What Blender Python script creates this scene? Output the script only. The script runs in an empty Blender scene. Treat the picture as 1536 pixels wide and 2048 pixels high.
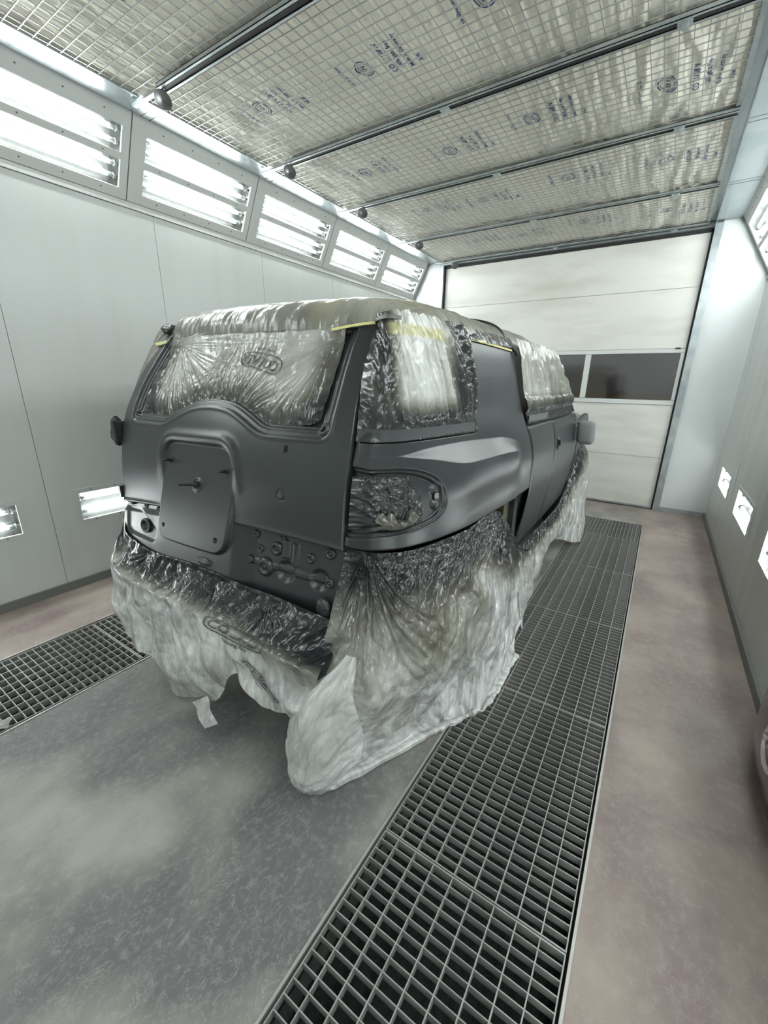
import bpy, math, random
import numpy as np
random.seed(7); rng = np.random.RandomState(7)
PI = math.pi
scene = bpy.context.scene
COL = scene.collection
# ---------------------------------------------------------------- camera, world, exposure
CAM_H = 1.5
PITCH, YAW, ROLL = -0.308916, -0.575165, 0.016054
fw = np.array([math.sin(YAW)*math.cos(PITCH), math.cos(YAW)*math.cos(PITCH), math.sin(PITCH)])
rt = np.cross(fw, [0, 0, 1]); rt /= np.linalg.norm(rt); up = np.cross(rt, fw)
R_ = math.cos(ROLL)*rt+math.sin(ROLL)*up; U_ = -math.sin(ROLL)*rt+math.cos(ROLL)*up
cd = bpy.data.cameras.new('camera'); cam = bpy.data.objects.new('camera', cd); COL.objects.link(cam)
from mathutils import Matrix, Vector
cam.matrix_world = Matrix([[R_[i], U_[i], -fw[i], [0, 0, CAM_H][i]] for i in range(3)]+[[0, 0, 0, 1]])
cd.sensor_fit = 'HORIZONTAL'; cd.sensor_width = 36; cd.lens = 821.346/1536*36; cd.clip_start = .02; cd.clip_end = 60
scene.camera = cam
w = bpy.data.worlds.new('world'); scene.world = w; w.use_nodes = True
w.node_tree.nodes['Background'].inputs[0].default_value = (.75, .8, .85, 1)
w.node_tree.nodes['Background'].inputs[1].default_value = .25
scene.view_settings.view_transform = 'Standard'; scene.view_settings.look = 'None'
scene.view_settings.gamma = 1; scene.view_settings.use_curve_mapping = False
scene.view_settings.exposure = 0.0
TUBE = 50.0
scene.cycles.use_adaptive_sampling = True
scene.cycles.max_bounces = 8; scene.cycles.diffuse_bounces = 4; scene.cycles.transparent_max_bounces = 10
scene.cycles.caustics_reflective = False; scene.cycles.caustics_refractive = False
scene.cycles.sample_clamp_indirect = 6
scene.cycles.use_denoising = True

# ---------------------------------------------------------------- helpers
def mesh_np(name, V, F, mat=None, smooth=False, uv=None, attrs=None):
    me = bpy.data.meshes.new(name)
    V = np.asarray(V, np.float32)
    if isinstance(F, np.ndarray):
        n = len(F); k = F.shape[1]
        me.vertices.add(len(V)); me.vertices.foreach_set('co', V.ravel())
        me.loops.add(n*k); me.loops.foreach_set('vertex_index', F.astype(np.int32).ravel())
        me.polygons.add(n); me.polygons.foreach_set('loop_start', np.arange(0, n*k, k, dtype=np.int32))
        me.update(calc_edges=True); me.validate()
    else:
        me.from_pydata([tuple(map(float, v)) for v in V], [], F); me.update()
    if smooth: me.polygons.foreach_set('use_smooth', np.ones(len(me.polygons), bool))
    if uv is not None:
        l = me.uv_layers.new(name='UVMap'); idx = np.empty(len(me.loops), np.int32)
        me.loops.foreach_get('vertex_index', idx); l.data.foreach_set('uv', np.asarray(uv, np.float32)[idx].ravel())
    for k, a in (attrs or {}).items():
        at = me.attributes.new(k, 'FLOAT', 'POINT'); at.data.foreach_set('value', np.asarray(a, np.float32).ravel())
    if mat: me.materials.append(mat)
    return me
def link(name, me, parent=None, loc=None):
    o = bpy.data.objects.new(name, me); COL.objects.link(o)
    if parent is not None: o.parent = parent
    if loc is not None: o.location = loc
    return o
def tag(o, label=None, cat=None, group=None, kind=None):
    if label: o['label'] = label
    if cat: o['category'] = cat
    if group: o['group'] = group
    if kind: o['kind'] = kind
    return o
def thing(name, label, cat, loc=(0, 0, 0), group=None, kind=None):
    o = bpy.data.objects.new(name, None); COL.objects.link(o); o.location = loc; o.empty_display_size = .1
    return tag(o, label, cat, group, kind)
BOXF = [(0, 3, 2, 1), (4, 5, 6, 7), (0, 1, 5, 4), (1, 2, 6, 5), (2, 3, 7, 6), (3, 0, 4, 7)]
class MB:
    def __init__(s): s.v = []; s.f = []
    def box(s, x0, x1, y0, y1, z0, z1, fr=None):
        c = [(x0, y0, z0), (x1, y0, z0), (x1, y1, z0), (x0, y1, z0), (x0, y0, z1), (x1, y0, z1), (x1, y1, z1), (x0, y1, z1)]
        if fr is not None: c = [fr(*p) for p in c]
        n = len(s.v); s.v += c; s.f += [tuple(n+i for i in q) for q in BOXF]; return s
    def tube(s, a, b, r, n=10, r2=None, caps=True):
        a = np.array(a, float); b = np.array(b, float); d = b-a; d /= np.linalg.norm(d)
        u = np.cross(d, [0, 0, 1] if abs(d[2]) < .9 else [1, 0, 0]); u /= np.linalg.norm(u); v = np.cross(d, u)
        k = len(s.v); r2 = r if r2 is None else r2
        for P, rr in ((a, r), (b, r2)):
            for i in range(n):
                t = 2*PI*i/n; s.v.append(tuple(P+rr*(math.cos(t)*u+math.sin(t)*v)))
        for i in range(n): j = (i+1) % n; s.f.append((k+i, k+j, k+n+j, k+n+i))
        if caps: s.f.append(tuple(k+i for i in range(n))[::-1]); s.f.append(tuple(k+n+i for i in range(n)))
        return s
    def path(s, pts, r, n=8):
        pts = [np.array(p, float) for p in pts]; k = len(s.v); m = len(pts)
        for i, p in enumerate(pts):
            d = pts[min(i+1, m-1)]-pts[max(i-1, 0)]; d /= np.linalg.norm(d)
            u = np.cross(d, [0, 0, 1] if abs(d[2]) < .9 else [1, 0, 0]); u /= np.linalg.norm(u); v = np.cross(d, u)
            for j in range(n): t = 2*PI*j/n; s.v.append(tuple(p+r*(math.cos(t)*u+math.sin(t)*v)))
        for i in range(m-1):
            for j in range(n): q = (j+1) % n; s.f.append((k+i*n+j, k+i*n+q, k+(i+1)*n+q, k+(i+1)*n+j))
        s.f.append(tuple(k+j for j in range(n))[::-1]); s.f.append(tuple(k+(m-1)*n+j for j in range(n))); return s
    def lathe(s, prof, o, ax, n=20):
        # prof: (radius, along axis) ; o origin, ax axis
        o = np.array(o, float); ax = np.array(ax, float); ax /= np.linalg.norm(ax)
        u = np.cross(ax, [0, 0, 1] if abs(ax[2]) < .9 else [1, 0, 0]); u /= np.linalg.norm(u); v = np.cross(ax, u)
        k = len(s.v)
        for r, h in prof:
            for i in range(n): t = 2*PI*i/n; s.v.append(tuple(o+ax*h+r*(math.cos(t)*u+math.sin(t)*v)))
        for a in range(len(prof)-1):
            for i in range(n): j = (i+1) % n; s.f.append((k+a*n+i, k+a*n+j, k+(a+1)*n+j, k+(a+1)*n+i))
        s.f.append(tuple(k+i for i in range(n))[::-1]); s.f.append(tuple(k+(len(prof)-1)*n+i for i in range(n))); return s
    def mesh(s, name, mat, smooth=False): return mesh_np(name, s.v, s.f, mat, smooth)
    def build(s, name, mat, parent=None, loc=None, smooth=False): return link(name, s.mesh(name, mat, smooth), parent, loc)
def struct(name, o, label, cat): o.name = name; return tag(o, label, cat, kind='structure')

def sm(x, a, b):
    t = np.clip((x-a)/(b-a), 0, 1); return t*t*(3-2*t)
_perm = rng.permutation(4096)
_gr = rng.rand(4096)*2*PI
def gn(x, y, seed=0):
    x = np.asarray(x, float)+seed*17.3; y = np.asarray(y, float)+seed*9.7
    xi = np.floor(x).astype(int); yi = np.floor(y).astype(int); xf = x-xi; yf = y-yi
    def g(ix, iy, dx, dy):
        a = _gr[_perm[(_perm[ix & 4095]+iy) & 4095]]; return np.cos(a)*dx+np.sin(a)*dy
    u = xf**3*(xf*(xf*6-15)+10); v = yf**3*(yf*(yf*6-15)+10)
    a = g(xi, yi, xf, yf); b = g(xi+1, yi, xf-1, yf); c = g(xi, yi+1, xf, yf-1); d = g(xi+1, yi+1, xf-1, yf-1)
    return (a+(b-a)*u+(c-a+(a-b-c+d)*u)*v)*1.4
def fbm(x, y, o=4, seed=0):
    r = 0; a = 1.; t = 0
    for i in range(o): r = r+a*gn(x*2**i, y*2**i, seed+i); t += a; a *= .5
    return r/t
def ridge(x, y, o=3, seed=0):
    r = 0; a = 1.; t = 0
    for i in range(o): r = r+a*(1-2*np.abs(gn(x*2**i, y*2**i, seed+i))); t += a; a *= .55
    return r/t
def pchip(xk, yk, x):
    xk = np.asarray(xk, float); yk = np.asarray(yk, float); x = np.asarray(x, float)
    return vinterp(xk, np.repeat(yk[:, None], 1, 1), x.ravel(), one=True).reshape(x.shape)
def vinterp(xk, Y, x, one=False):
    h = np.diff(xk)[:, None]; d = np.diff(Y, axis=0)/h
    m = np.zeros_like(Y); a = d[:-1]; b = d[1:]; w1 = 2*h[1:]+h[:-1]; w2 = h[1:]+2*h[:-1]
    with np.errstate(all='ignore'): mm = (w1+w2)/(w1/a+w2/b)
    m[1:-1] = np.where(a*b > 0, mm, 0); m[0] = d[0]; m[-1] = d[-1]
    i = np.clip(np.searchsorted(xk, x, side='right')-1, 0, len(xk)-2)
    n = 0 if one else np.arange(len(x)); hh = h[i, 0]; t = np.clip((x-xk[i])/hh, -.5, 1.5)
    return ((1+2*t)*(1-t)**2*Y[i, n]+t*(1-t)**2*hh*m[i, n]+t*t*(3-2*t)*Y[i+1, n]+t*t*(t-1)*hh*m[i+1, n])
def grid_faces(na, nb):
    i = np.arange(na-1)[:, None]*nb+np.arange(nb-1)[None, :]
    return np.stack([i, i+nb, i+nb+1, i+1], -1).reshape(-1, 4)
def normals(P):
    du = np.gradient(P, axis=0); dv = np.gradient(P, axis=1); n = np.cross(du, dv)
    return n/np.maximum(np.linalg.norm(n, axis=-1, keepdims=True), 1e-9)
def sdf(px, py, poly):
    poly = np.asarray(poly, float); sh = px.shape; p = np.stack([px.ravel(), py.ravel()], -1)
    d = np.full(len(p), 1e9); ins = np.zeros(len(p), bool)
    for i in range(len(poly)):
        a = poly[i]; b = poly[(i+1) % len(poly)]; e = b-a; v = p-a
        t = np.clip((v@e)/max(e@e, 1e-12), 0, 1); q = v-t[:, None]*e; d = np.minimum(d, (q*q).sum(1))
        c = (a[1] <= p[:, 1]) != (b[1] <= p[:, 1])
        with np.errstate(all='ignore'): xi = a[0]+(p[:, 1]-a[1])/(b[1]-a[1])*e[0]
        ins ^= c & (p[:, 0] < xi)
    d = np.sqrt(d); return np.where(ins, -d, d).reshape(sh)
def rpoly(pts, r, n=5):
    # polygon with rounded corners (radius as corner cut distance)
    out = []; pts = [np.array(p, float) for p in pts]
    for i, p in enumerate(pts):
        a = pts[i-1]; b = pts[(i+1) % len(pts)]; da = a-p; db = b-p; la = np.linalg.norm(da); lb = np.linalg.norm(db)
        c = min(r, la*.49, lb*.49); A = p+da/la*c; B = p+db/lb*c
        for k in range(n+1): t = k/n; out.append(((1-t)**2)*A+2*t*(1-t)*p+t*t*B)
    return np.array(out)

# ---------------------------------------------------------------- materials
def M(name, color, rough=.5, metal=0., spec=.5, bump=None, noise=None, coat=0.):
    m = bpy.data.materials.new(name); m.use_nodes = True; nt = m.node_tree; b = nt.nodes['Principled BSDF']
    b.inputs['Base Color'].default_value = (*color, 1); b.inputs['Roughness'].default_value = rough
    b.inputs['Metallic'].default_value = metal; b.inputs['Specular IOR Level'].default_value = spec
    b.inputs['Coat Weight'].default_value = coat
    if noise:  # (scale vec, color2, contrast lo, hi, detail)
        sc, c2, lo, hi = noise[:4]
        tc = nt.nodes.new('ShaderNodeTexCoord'); mp = nt.nodes.new('ShaderNodeMapping'); mp.inputs['Scale'].default_value = sc
        n = nt.nodes.new('ShaderNodeTexNoise'); n.inputs['Scale'].default_value = 1; n.inputs['Detail'].default_value = 8
        mr = nt.nodes.new('ShaderNodeMapRange'); mr.inputs[1].default_value = lo; mr.inputs[2].default_value = hi
        mx = nt.nodes.new('ShaderNodeMix'); mx.data_type = 'RGBA'
        mx.inputs[6].default_value = (*color, 1); mx.inputs[7].default_value = (*c2, 1)
        L = nt.links.new; L(tc.outputs['Object'], mp.inputs[0]); L(mp.outputs[0], n.inputs['Vector']); L(n.outputs[0], mr.inputs[0])
        L(mr.outputs[0], mx.inputs[0]); L(mx.outputs[2], b.inputs['Base Color'])
    if bump:  # (scale vec, strength, distance)
        tc = nt.nodes.new('ShaderNodeTexCoord'); mp = nt.nodes.new('ShaderNodeMapping'); mp.inputs['Scale'].default_value = bump[0]
        n = nt.nodes.new('ShaderNodeTexNoise'); n.inputs['Scale'].default_value = 1; n.inputs['Detail'].default_value = 6
        bp = nt.nodes.new('ShaderNodeBump'); bp.inputs['Strength'].default_value = bump[1]; bp.inputs['Distance'].default_value = bump[2]
        L = nt.links.new; L(tc.outputs['Object'], mp.inputs[0]); L(mp.outputs[0], n.inputs['Vector']); L(n.outputs[0], bp.inputs['Height'])
        L(bp.outputs[0], b.inputs['Normal'])
    return m
white_wall = M('white_coated_panel', (.62, .645, .635), .32, noise=((1.2, 6, .8), (.57, .59, .575), .48, .85))
grey_wall = M('dusty_panel', (.60, .62, .61), .34, noise=((1.2, 5, .6), (.50, .51, .49), .42, .85))
pillar_mat = M('pillar_panel', (.70, .73, .73), .28, noise=((2, 2, 1), (.62, .65, .65), .45, .8))
door_mat = M('sectional_door_panel', (.76, .755, .72), .42, noise=((1.0, 1, 4.0), (.56, .55, .48), .46, .80), bump=((4, 4, 220), .08, .002))
base_mat = M('skirting', (.17, .175, .165), .5)
trim_white = M('lamp_frame_paint', (.60, .615, .60), .35)
galv = M('galvanised_steel', (.50, .54, .55), .34, .75, noise=((9, 9, 9), (.40, .44, .46), .4, .6))
galv_strip = M('galvanised_sheet', (.62, .67, .69), .24, .85, noise=((5, 3, 5), (.5, .56, .58), .4, .6))
steel = M('grating_steel', (.36, .36, .34), .45, .35, noise=((4, 4, 4), (.24, .24, .23), .4, .7))
wire = M('mesh_wire', (.42, .43, .42), .4, .6)
black = M('black_rubber', (.012, .012, .012), .6)
pitm = M('pit_concrete', (.05, .05, .048), .8)
def floor_material():
    m = bpy.data.materials.new('painted_concrete'); m.use_nodes = True; nt = m.node_tree; b = nt.nodes['Principled BSDF']; L = nt.links.new
    tc = nt.nodes.new('ShaderNodeTexCoord'); sx = nt.nodes.new('ShaderNodeSeparateXYZ'); L(tc.outputs['Object'], sx.inputs[0])
    def noise(sc, det=8, rough=.6, dist=0.):
        mp = nt.nodes.new('ShaderNodeMapping'); mp.inputs['Scale'].default_value = sc
        n = nt.nodes.new('ShaderNodeTexNoise'); n.inputs['Scale'].default_value = 1; n.inputs['Detail'].default_value = det
        n.inputs['Roughness'].default_value = rough; n.inputs['Distortion'].default_value = dist
        L(tc.outputs['Object'], mp.inputs[0]); L(mp.outputs[0], n.inputs['Vector']); return n.outputs[0]
    def rng_(s, a, b_, c=0., d=1.):
        r = nt.nodes.new('ShaderNodeMapRange'); r.inputs[1].default_value = a; r.inputs[2].default_value = b_
        r.inputs[3].default_value = c; r.inputs[4].default_value = d; L(s, r.inputs[0]); return r.outputs[0]
    def mix(f, a, b_, mode='MIX'):
        x = nt.nodes.new('ShaderNodeMix'); x.data_type = 'RGBA'; x.blend_type = mode
        if isinstance(f, float): x.inputs[0].default_value = f
        else: L(f, x.inputs[0])
        for i, q in ((6, a), (7, b_)):
            if isinstance(q, tuple): x.inputs[i].default_value = (*q, 1)
            else: L(q, x.inputs[i])
        return x.outputs[2]
    def math_(op, a, b_):
        x = nt.nodes.new('ShaderNodeMath'); x.operation = op
        for i, q in ((0, a), (1, b_)):
            if isinstance(q, (int, float)): x.inputs[i].default_value = q
            else: L(q, x.inputs[i])
        return x.outputs[0]
    grey = mix(rng_(noise((1.3, 1.3, 1), 5), .42, .58), (.165, .163, .150), (.31, .305, .27))
    grey = mix(rng_(noise((1.1, .8, 1), 3), .48, .60), grey, (.112, .110, .112))
    mauve = mix(rng_(noise((1.6, 1.6, 1), 4), .35, .65), (.190, .143, .134), (.345, .285, .25))
    mauve = mix(rng_(noise((3, .8, 1), 3), .5, .7), mauve, (.18, .125, .135))
    side = math_('MAXIMUM', math_('GREATER_THAN', sx.outputs[0], .0), math_('LESS_THAN', sx.outputs[0], -2.5))
    side = math_('MAXIMUM', side, rng_(sx.outputs[1], 5.3, 5.9, 0., .6))
    c = mix(side, grey, mauve)
    # worn scuffs: thin lighter curved threads + speckle
    v = noise((16, 11, 1), 4, .65, 1.2)
    scr = rng_(math_('ABSOLUTE', math_('SUBTRACT', v, .5), 0), 0., .012, 1., 0.)
    wear = rng_(noise((1.1, 1.1, 1), 3), .45, .62)
    c = mix(math_('MULTIPLY', math_('MULTIPLY', scr, wear), .42), c, (.44, .41, .38))
    c = mix(math_('MULTIPLY', rng_(noise((38, 30, 1), 5, .7), .5, .7), .38), c, (.36, .34, .31))
    c = mix(math_('MULTIPLY', rng_(noise((150, 150, 1), 2), .68, .74), .35), c, (.1, .1, .1))
    L(c, b.inputs['Base Color'])
    L(rng_(noise((5, 5, 1), 5), .3, .7, .42, .62), b.inputs['Roughness'])
    bp = nt.nodes.new('ShaderNodeBump'); bp.inputs['Strength'].default_value = .35; bp.inputs['Distance'].default_value = .003
    L(noise((22, 22, 22), 8, .65), bp.inputs['Height']); L(bp.outputs[0], b.inputs['Normal'])
    return m
floor_mat = floor_material()
def emis(name, c, s):
    m = bpy.data.materials.new(name); m.use_nodes = True; nt = m.node_tree; nt.nodes.clear()
    e = nt.nodes.new('ShaderNodeEmission'); o = nt.nodes.new('ShaderNodeOutputMaterial'); e.inputs[0].default_value = (*c, 1); e.inputs[1].default_value = s
    nt.links.new(e.outputs[0], o.inputs[0]); return m
tube_mat = emis('fluorescent_tube', (.95, 1., .985), TUBE)
def pane(name, tint, gloss, transp=1.):
    m = bpy.data.materials.new(name); m.use_nodes = True; nt = m.node_tree; nt.nodes.clear(); L = nt.links.new
    t = nt.nodes.new('ShaderNodeBsdfTransparent'); t.inputs[0].default_value = (*tint, 1)
    g = nt.nodes.new('ShaderNodeBsdfGlossy'); g.inputs['Roughness'].default_value = .08
    x = nt.nodes.new('ShaderNodeMixShader'); x.inputs[0].default_value = gloss
    o = nt.nodes.new('ShaderNodeOutputMaterial'); L(t.outputs[0], x.inputs[1]); L(g.outputs[0], x.inputs[2]); L(x.outputs[0], o.inputs[0]); return m
lamp_glass = pane('lamp_cover_glass', (.97, .98, .98), .05)
win_glass = pane('door_window_acrylic', (.62, .61, .58), .14)

# ---------------------------------------------------------------- room dimensions
XL, XR, YD, YB = -3.396, .668, 5.997, -2.4
G1, G2, G3, G4 = -2.784, -2.166, -.548, .056
MX0, MX1, ZC = -2.945, .056, 3.105
PIT0, PIT1 = -1.93, 5.245
# floor with two pits
b = MB()
for x0, x1 in ((XL-.1, G1-.012), (G2+.012, G3-.012), (G4+.012, XR+.1)): b.box(x0, x1, YB-.1, PIT1, -.5, 0)
b.box(XL-.1, XR+.1, PIT1, YD+.4, -.5, 0)
for x0, x1 in ((G1-.012, G2+.012), (G3-.012, G4+.012)): b.box(x0, x1, YB-.1, PIT0, -.5, 0)
fl = b.build('floor', floor_mat); tag(fl, 'worn painted concrete floor, grey between the grates and mauve beside them', 'floor', kind='structure')
b = MB()
for x0, x1 in ((G1-.012, G2+.012), (G3-.012, G4+.012)): b.box(x0, x1, PIT0, PIT1, -.5, -.46)
o = b.build('pit_floor', pitm, fl)
# filter fibre in the pits
mat_fib = M('black_filter_fibre', (.016, .017, .018), .75, bump=((90, 90, 90), 1., .02))
for x0, x1 in ((G1-.012, G2+.012), (G3-.012, G4+.012)):
    n0, n1 = 40, 420
    X, Y = np.meshgrid(np.linspace(x0, x1, n0), np.linspace(PIT0, PIT1, n1), indexing='ij')
    Z = -.20+.012*ridge(X*14, Y*14, 3, 3)
    o = link('filter_fibre', mesh_np('filter_fibre', np.stack([X, Y, Z], -1).reshape(-1, 3), grid_faces(n0, n1), mat_fib, True), fl); o['kind'] = 'stuff'
edge_mat = M('pit_edge_angle', (.40, .39, .37), .4, .5)
for x in (G1-.012, G2+.004, G3-.012, G4+.004):
    MB().box(x, x+.008, PIT0, PIT1, -.05, .003).build('pit_edge_angle', edge_mat, fl)
    MB().box(x+(.008 if x in (G1-.012, G3-.012) else -.006), x+(.014 if x in (G1-.012, G3-.012) else 0), PIT0, PIT1, -.06, -.034).build('pit_ledge', black, fl)
# grates
DY, NB = .0347, 27
PL = NB*DY-.004
def me_bar_y(l): return MB().box(-.0017, .0017, 0, l, -.030, 0).mesh('bearing_bar', steel)
def me_bar_x(l): return MB().box(0, l, -.0015, .0015, -.028, -.0005).mesh('cross_bar', steel)
def me_fr_x(l): return MB().box(0, l, -.0022, .0022, -.032, .0006).mesh('end_bar', steel)
WG = .592
cache = {'by': me_bar_y(PL), 'bx': me_bar_x(WG), 'fx': me_fr_x(WG)}
def grate(x0, y0, label, group, turned=False, ly=PL):
    t = thing('floor_grate', label, 'grate', (x0, y0, 0), group)
    if not turned:
        for i in range(10):
            xx = 0 if i == 0 else min(.055+(i-1)*.0672, WG)
            link('bearing_bar', cache['by'], t, (xx, 0, 0))
        for j in range(1, NB): link('cross_bar', cache['bx'], t, (0, j*DY, 0))
        for yy in (0.002, PL-.002): link('end_bar', cache['fx'], t, (0, yy, 0))
    else:
        by = me_bar_y(ly)
        for i in range(18): link('bearing_bar', by, t, (i*WG/17, 0, 0))
        nn = int(round(ly/.0672))
        for j in range(nn+1): link('cross_bar' if 0 < j < nn else 'end_bar', cache['bx'] if 0 < j < nn else cache['fx'], t, (0, ly*j/nn, 0))
    return t
names = ['nearest the camera at the bottom edge', 'second from the bottom edge, beside the plastic on the floor', 'beside the rear wheel skirt of the car', 'beside the car doors', 'beside the front wheel of the car']
for k in range(-3, 4):
    y0 = .884+k*NB*DY
    g = 'floor grates in the right hand pit'
    lab = {-3: 'steel floor grate in the right pit behind the camera', -2: 'steel floor grate in the right pit just behind the camera', -1: 'steel floor grate in the right pit, nearest one, cut by the bottom edge',
           0: 'steel floor grate in the right pit, second from the bottom edge', 1: 'steel floor grate in the right pit beside the hanging rear wheel plastic', 2: 'steel floor grate in the right pit beside the car door',
           3: 'steel floor grate in the right pit beside the front wheel plastic'}[k]
    grate(G3+.006, y0, lab, g)
grate(G3+.006, .884+4*NB*DY, 'short floor grate turned crosswise at the far end of the right pit', 'floor grates in the right hand pit', True, .60)
for k in range(-3, 4):
    lab = {-3: 'steel floor grate in the left pit far behind the camera', -2: 'steel floor grate in the left pit behind the camera', -1: 'steel floor grate in the left pit cut by the left edge',
           0: 'steel floor grate in the left pit where the rear plastic hangs over it', 1: 'steel floor grate in the left pit beside the car, second past the joint', 2: 'steel floor grate in the left pit hidden beside the car doors',
           3: 'steel floor grate in the left pit hidden beside the car front'}[k]
    grate(G1+.012, .897+k*NB*DY, lab, 'floor grates in the left hand pit')
grate(G1+.012, .897+4*NB*DY, 'short crosswise floor grate at the far end of the left pit', 'floor grates in the left hand pit', True, .59)

# ---------------------------------------------------------------- lamp units
def lamp(name, label, group, org, ay, an, width, height, ntubes, frame_w, bar=None):
    """org corner; ay = unit along the wall (+y), an = unit 'up' along the face, face normal into the room computed"""
    ay = np.array(ay, float); an = np.array(an, float); nn = np.cross(ay, an)
    if nn@(np.array([-1.4, 2, 1.5])-np.array(org)) < 0: nn = -nn
    org = np.array(org, float)
    fr = lambda a, h, d: tuple(ay*a+an*h+nn*d)
    t = thing(name, label, 'light', tuple(org), group)
    fl_, fr_, fb, ft = frame_w
    b = MB()
    b.box(.004, width-.004, .004, fb, -.01, .004, fr); b.box(.004, width-.004, height-ft, height-.004, -.01, .004, fr)
    b.box(.004, fl_, fb, height-ft, -.01, .004, fr); b.box(width-fr_, width-.004, fb, height-ft, -.01, .004, fr)
    b.build('frame', trim_white, t)
    if bar: MB().box(fl_, width-fr_, bar[0], bar[1], -.008, .003, fr).build('centre_bar', trim_white, t)
    # reflector tray
    b = MB(); D = -.085
    b.box(fl_-.01, width-fr_+.01, fb-.01, height-ft+.01, D-.004, D, fr)
    b.box(fl_-.014, fl_-.01, fb-.01, height-ft+.01, D, -.01, fr); b.box(width-fr_+.01, width-fr_+.014, fb-.01, height-ft+.01, D, -.01, fr)
    b.box(fl_-.01, width-fr_+.01, fb-.014, fb-.01, D, -.01, fr); b.box(fl_-.01, width-fr_+.01, height-ft+.01, height-ft+.014, D, -.01, fr)
    b.build('reflector', reflector, t)
    hs = ntubes
    tb = MB().tube(fr(fl_+.055, 0, 0), fr(width-fr_-.055, 0, 0), .0135, 12).mesh('tube', tube_mat, True)
    sk = MB()
    for a, s in ((fl_+.055, -1), (width-fr_-.055, 1)):
        sk.tube(fr(a, 0, 0), fr(a+s*.035, 0, 0), .0137, 10); sk.tube(fr(a+s*.035, 0, 0), fr(a+s*.042, 0, 0), .018, 10); sk.tube(fr(a+s*.042, 0, 0), fr(a+s*.06, 0, 0), .009, 8)
    sm_ = sk.mesh('socket', socket_mat, True)
    for h in hs:
        loc = fr(0, h, -.045)
        u = link('tube', tb, t, loc); link('socket', sm_, u)
    MB().box(fl_, width-fr_, fb, height-ft, -.0075, -.0055, fr).build('cover_glass', lamp_glass, t)
    s = MB(); nsc = 4
    for i in range(nsc):
        a = fl_+(width-fl_-fr_)*(i+.5)/nsc
        for h in (fb*.6, height-ft*.5)+(((bar[0]+bar[1])/2,) if bar else ()):
            s.tube(fr(a, h, .004), fr(a, h, .0065), .0045, 8)
    o = s.build('screw', screw_mat, t); o['kind'] = 'stuff'
    return t
reflector = M('lamp_reflector', (.37, .38, .375), .17, .88)
socket_mat = M('tube_socket', (.62, .66, .66), .3, .4)
screw_mat = M('screw', (.12, .12, .12), .4, .6)
def sl(p0, p1): d = np.array(p1)-np.array(p0); L = np.linalg.norm(d); return d/L, L
# left sloping box
LB0, LB1 = (-3.396, 2.675), (-3.165, 3.118)
d, LL = sl((LB0[0], 0, LB0[1]), (LB1[0], 0, LB1[1]))
SPL, Y0L = 1.0238, 1.848
ordn = {0: 'first full lamp box right of the left edge', 1: 'second lamp box past the nearest one', 2: 'third lamp box past the nearest one', 3: 'farthest lamp box by the sectional door', -1: 'nearest lamp box cut by the left edge', -2: 'lamp box beside the camera', -3: 'lamp box behind the camera', -4: 'lamp box at the rear of the booth'}
for k in range(-4, 4):
    y0 = Y0L+k*SPL
    lamp('ceiling_lamp_box', 'sloping four-tube lamp over the left wall, '+ordn[k], 'sloping lamps over the left wall', (LB0[0], y0, LB0[1]), (0, 1, 0), d, SPL, LL,
         [.115, .185, .305, .372], (.10, .055, .065, .095), (.222, .262))
# right sloping box
RB0, RB1 = (.668, 2.565), (.352, 3.118)
d2, LR = sl((RB0[0], 0, RB0[1]), (RB1[0], 0, RB1[1]))
for k in range(-4, 4):
    y0 = Y0L+k*SPL
    lamp('ceiling_lamp_box', 'sloping four-tube lamp over the right wall, '+ordn[k].replace('left edge', 'right edge'), 'sloping lamps over the right wall', (RB0[0], y0, RB0[1]), (0, 1, 0), d2, SPL, LR,
         [.13, .215, .37, .455], (.055, .055, .075, .105), (.27, .31))
# left lower lamps
LOWL = [(.117+k*SPL) for k in range(-2, 6) if .117+k*SPL+.76 < YD]
names_l = {0: 'low two-tube lamp in the left wall behind the camera', 1: 'low two-tube lamp in the left wall beside the camera', 2: 'low two-tube lamp in the left wall cut by the left edge',
           3: 'low two-tube lamp in the left wall right beside the car tailgate', 4: 'low lamp in the left wall hidden behind the car rear', 5: 'low lamp in the left wall hidden behind the car door', 6: 'low lamp in the left wall hidden behind the car bonnet', 7: 'last low lamp in the left wall'}
for i, y0 in enumerate(LOWL):
    lamp('wall_lamp', names_l[i], 'low lamps in the left wall', (XL+.001, y0, .462), (0, 1, 0), (0, 0, 1), .76, .268, [.085, .185], (.045, .045, .035, .035))
LOWR = [4.86-k*1.2 for k in range(0, 6)]
names_r = {0: 'farthest low two-tube lamp in the right wall, by the corner', 1: 'middle one of the low lamps in view in the right wall', 2: 'nearest low lamp in the right wall, cut by the right edge', 3: 'low lamp in the right wall beside the camera', 4: 'low lamp in the right wall behind the camera', 5: 'last low lamp in the right wall behind the camera'}
for i, y0 in enumerate(LOWR):
    lamp('wall_lamp', names_r[i], 'low lamps in the right wall', (XR-.001, y0, .455), (0, 1, 0), (0, 0, 1), .76, .27, [.085, .185], (.045, .045, .035, .035))

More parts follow.
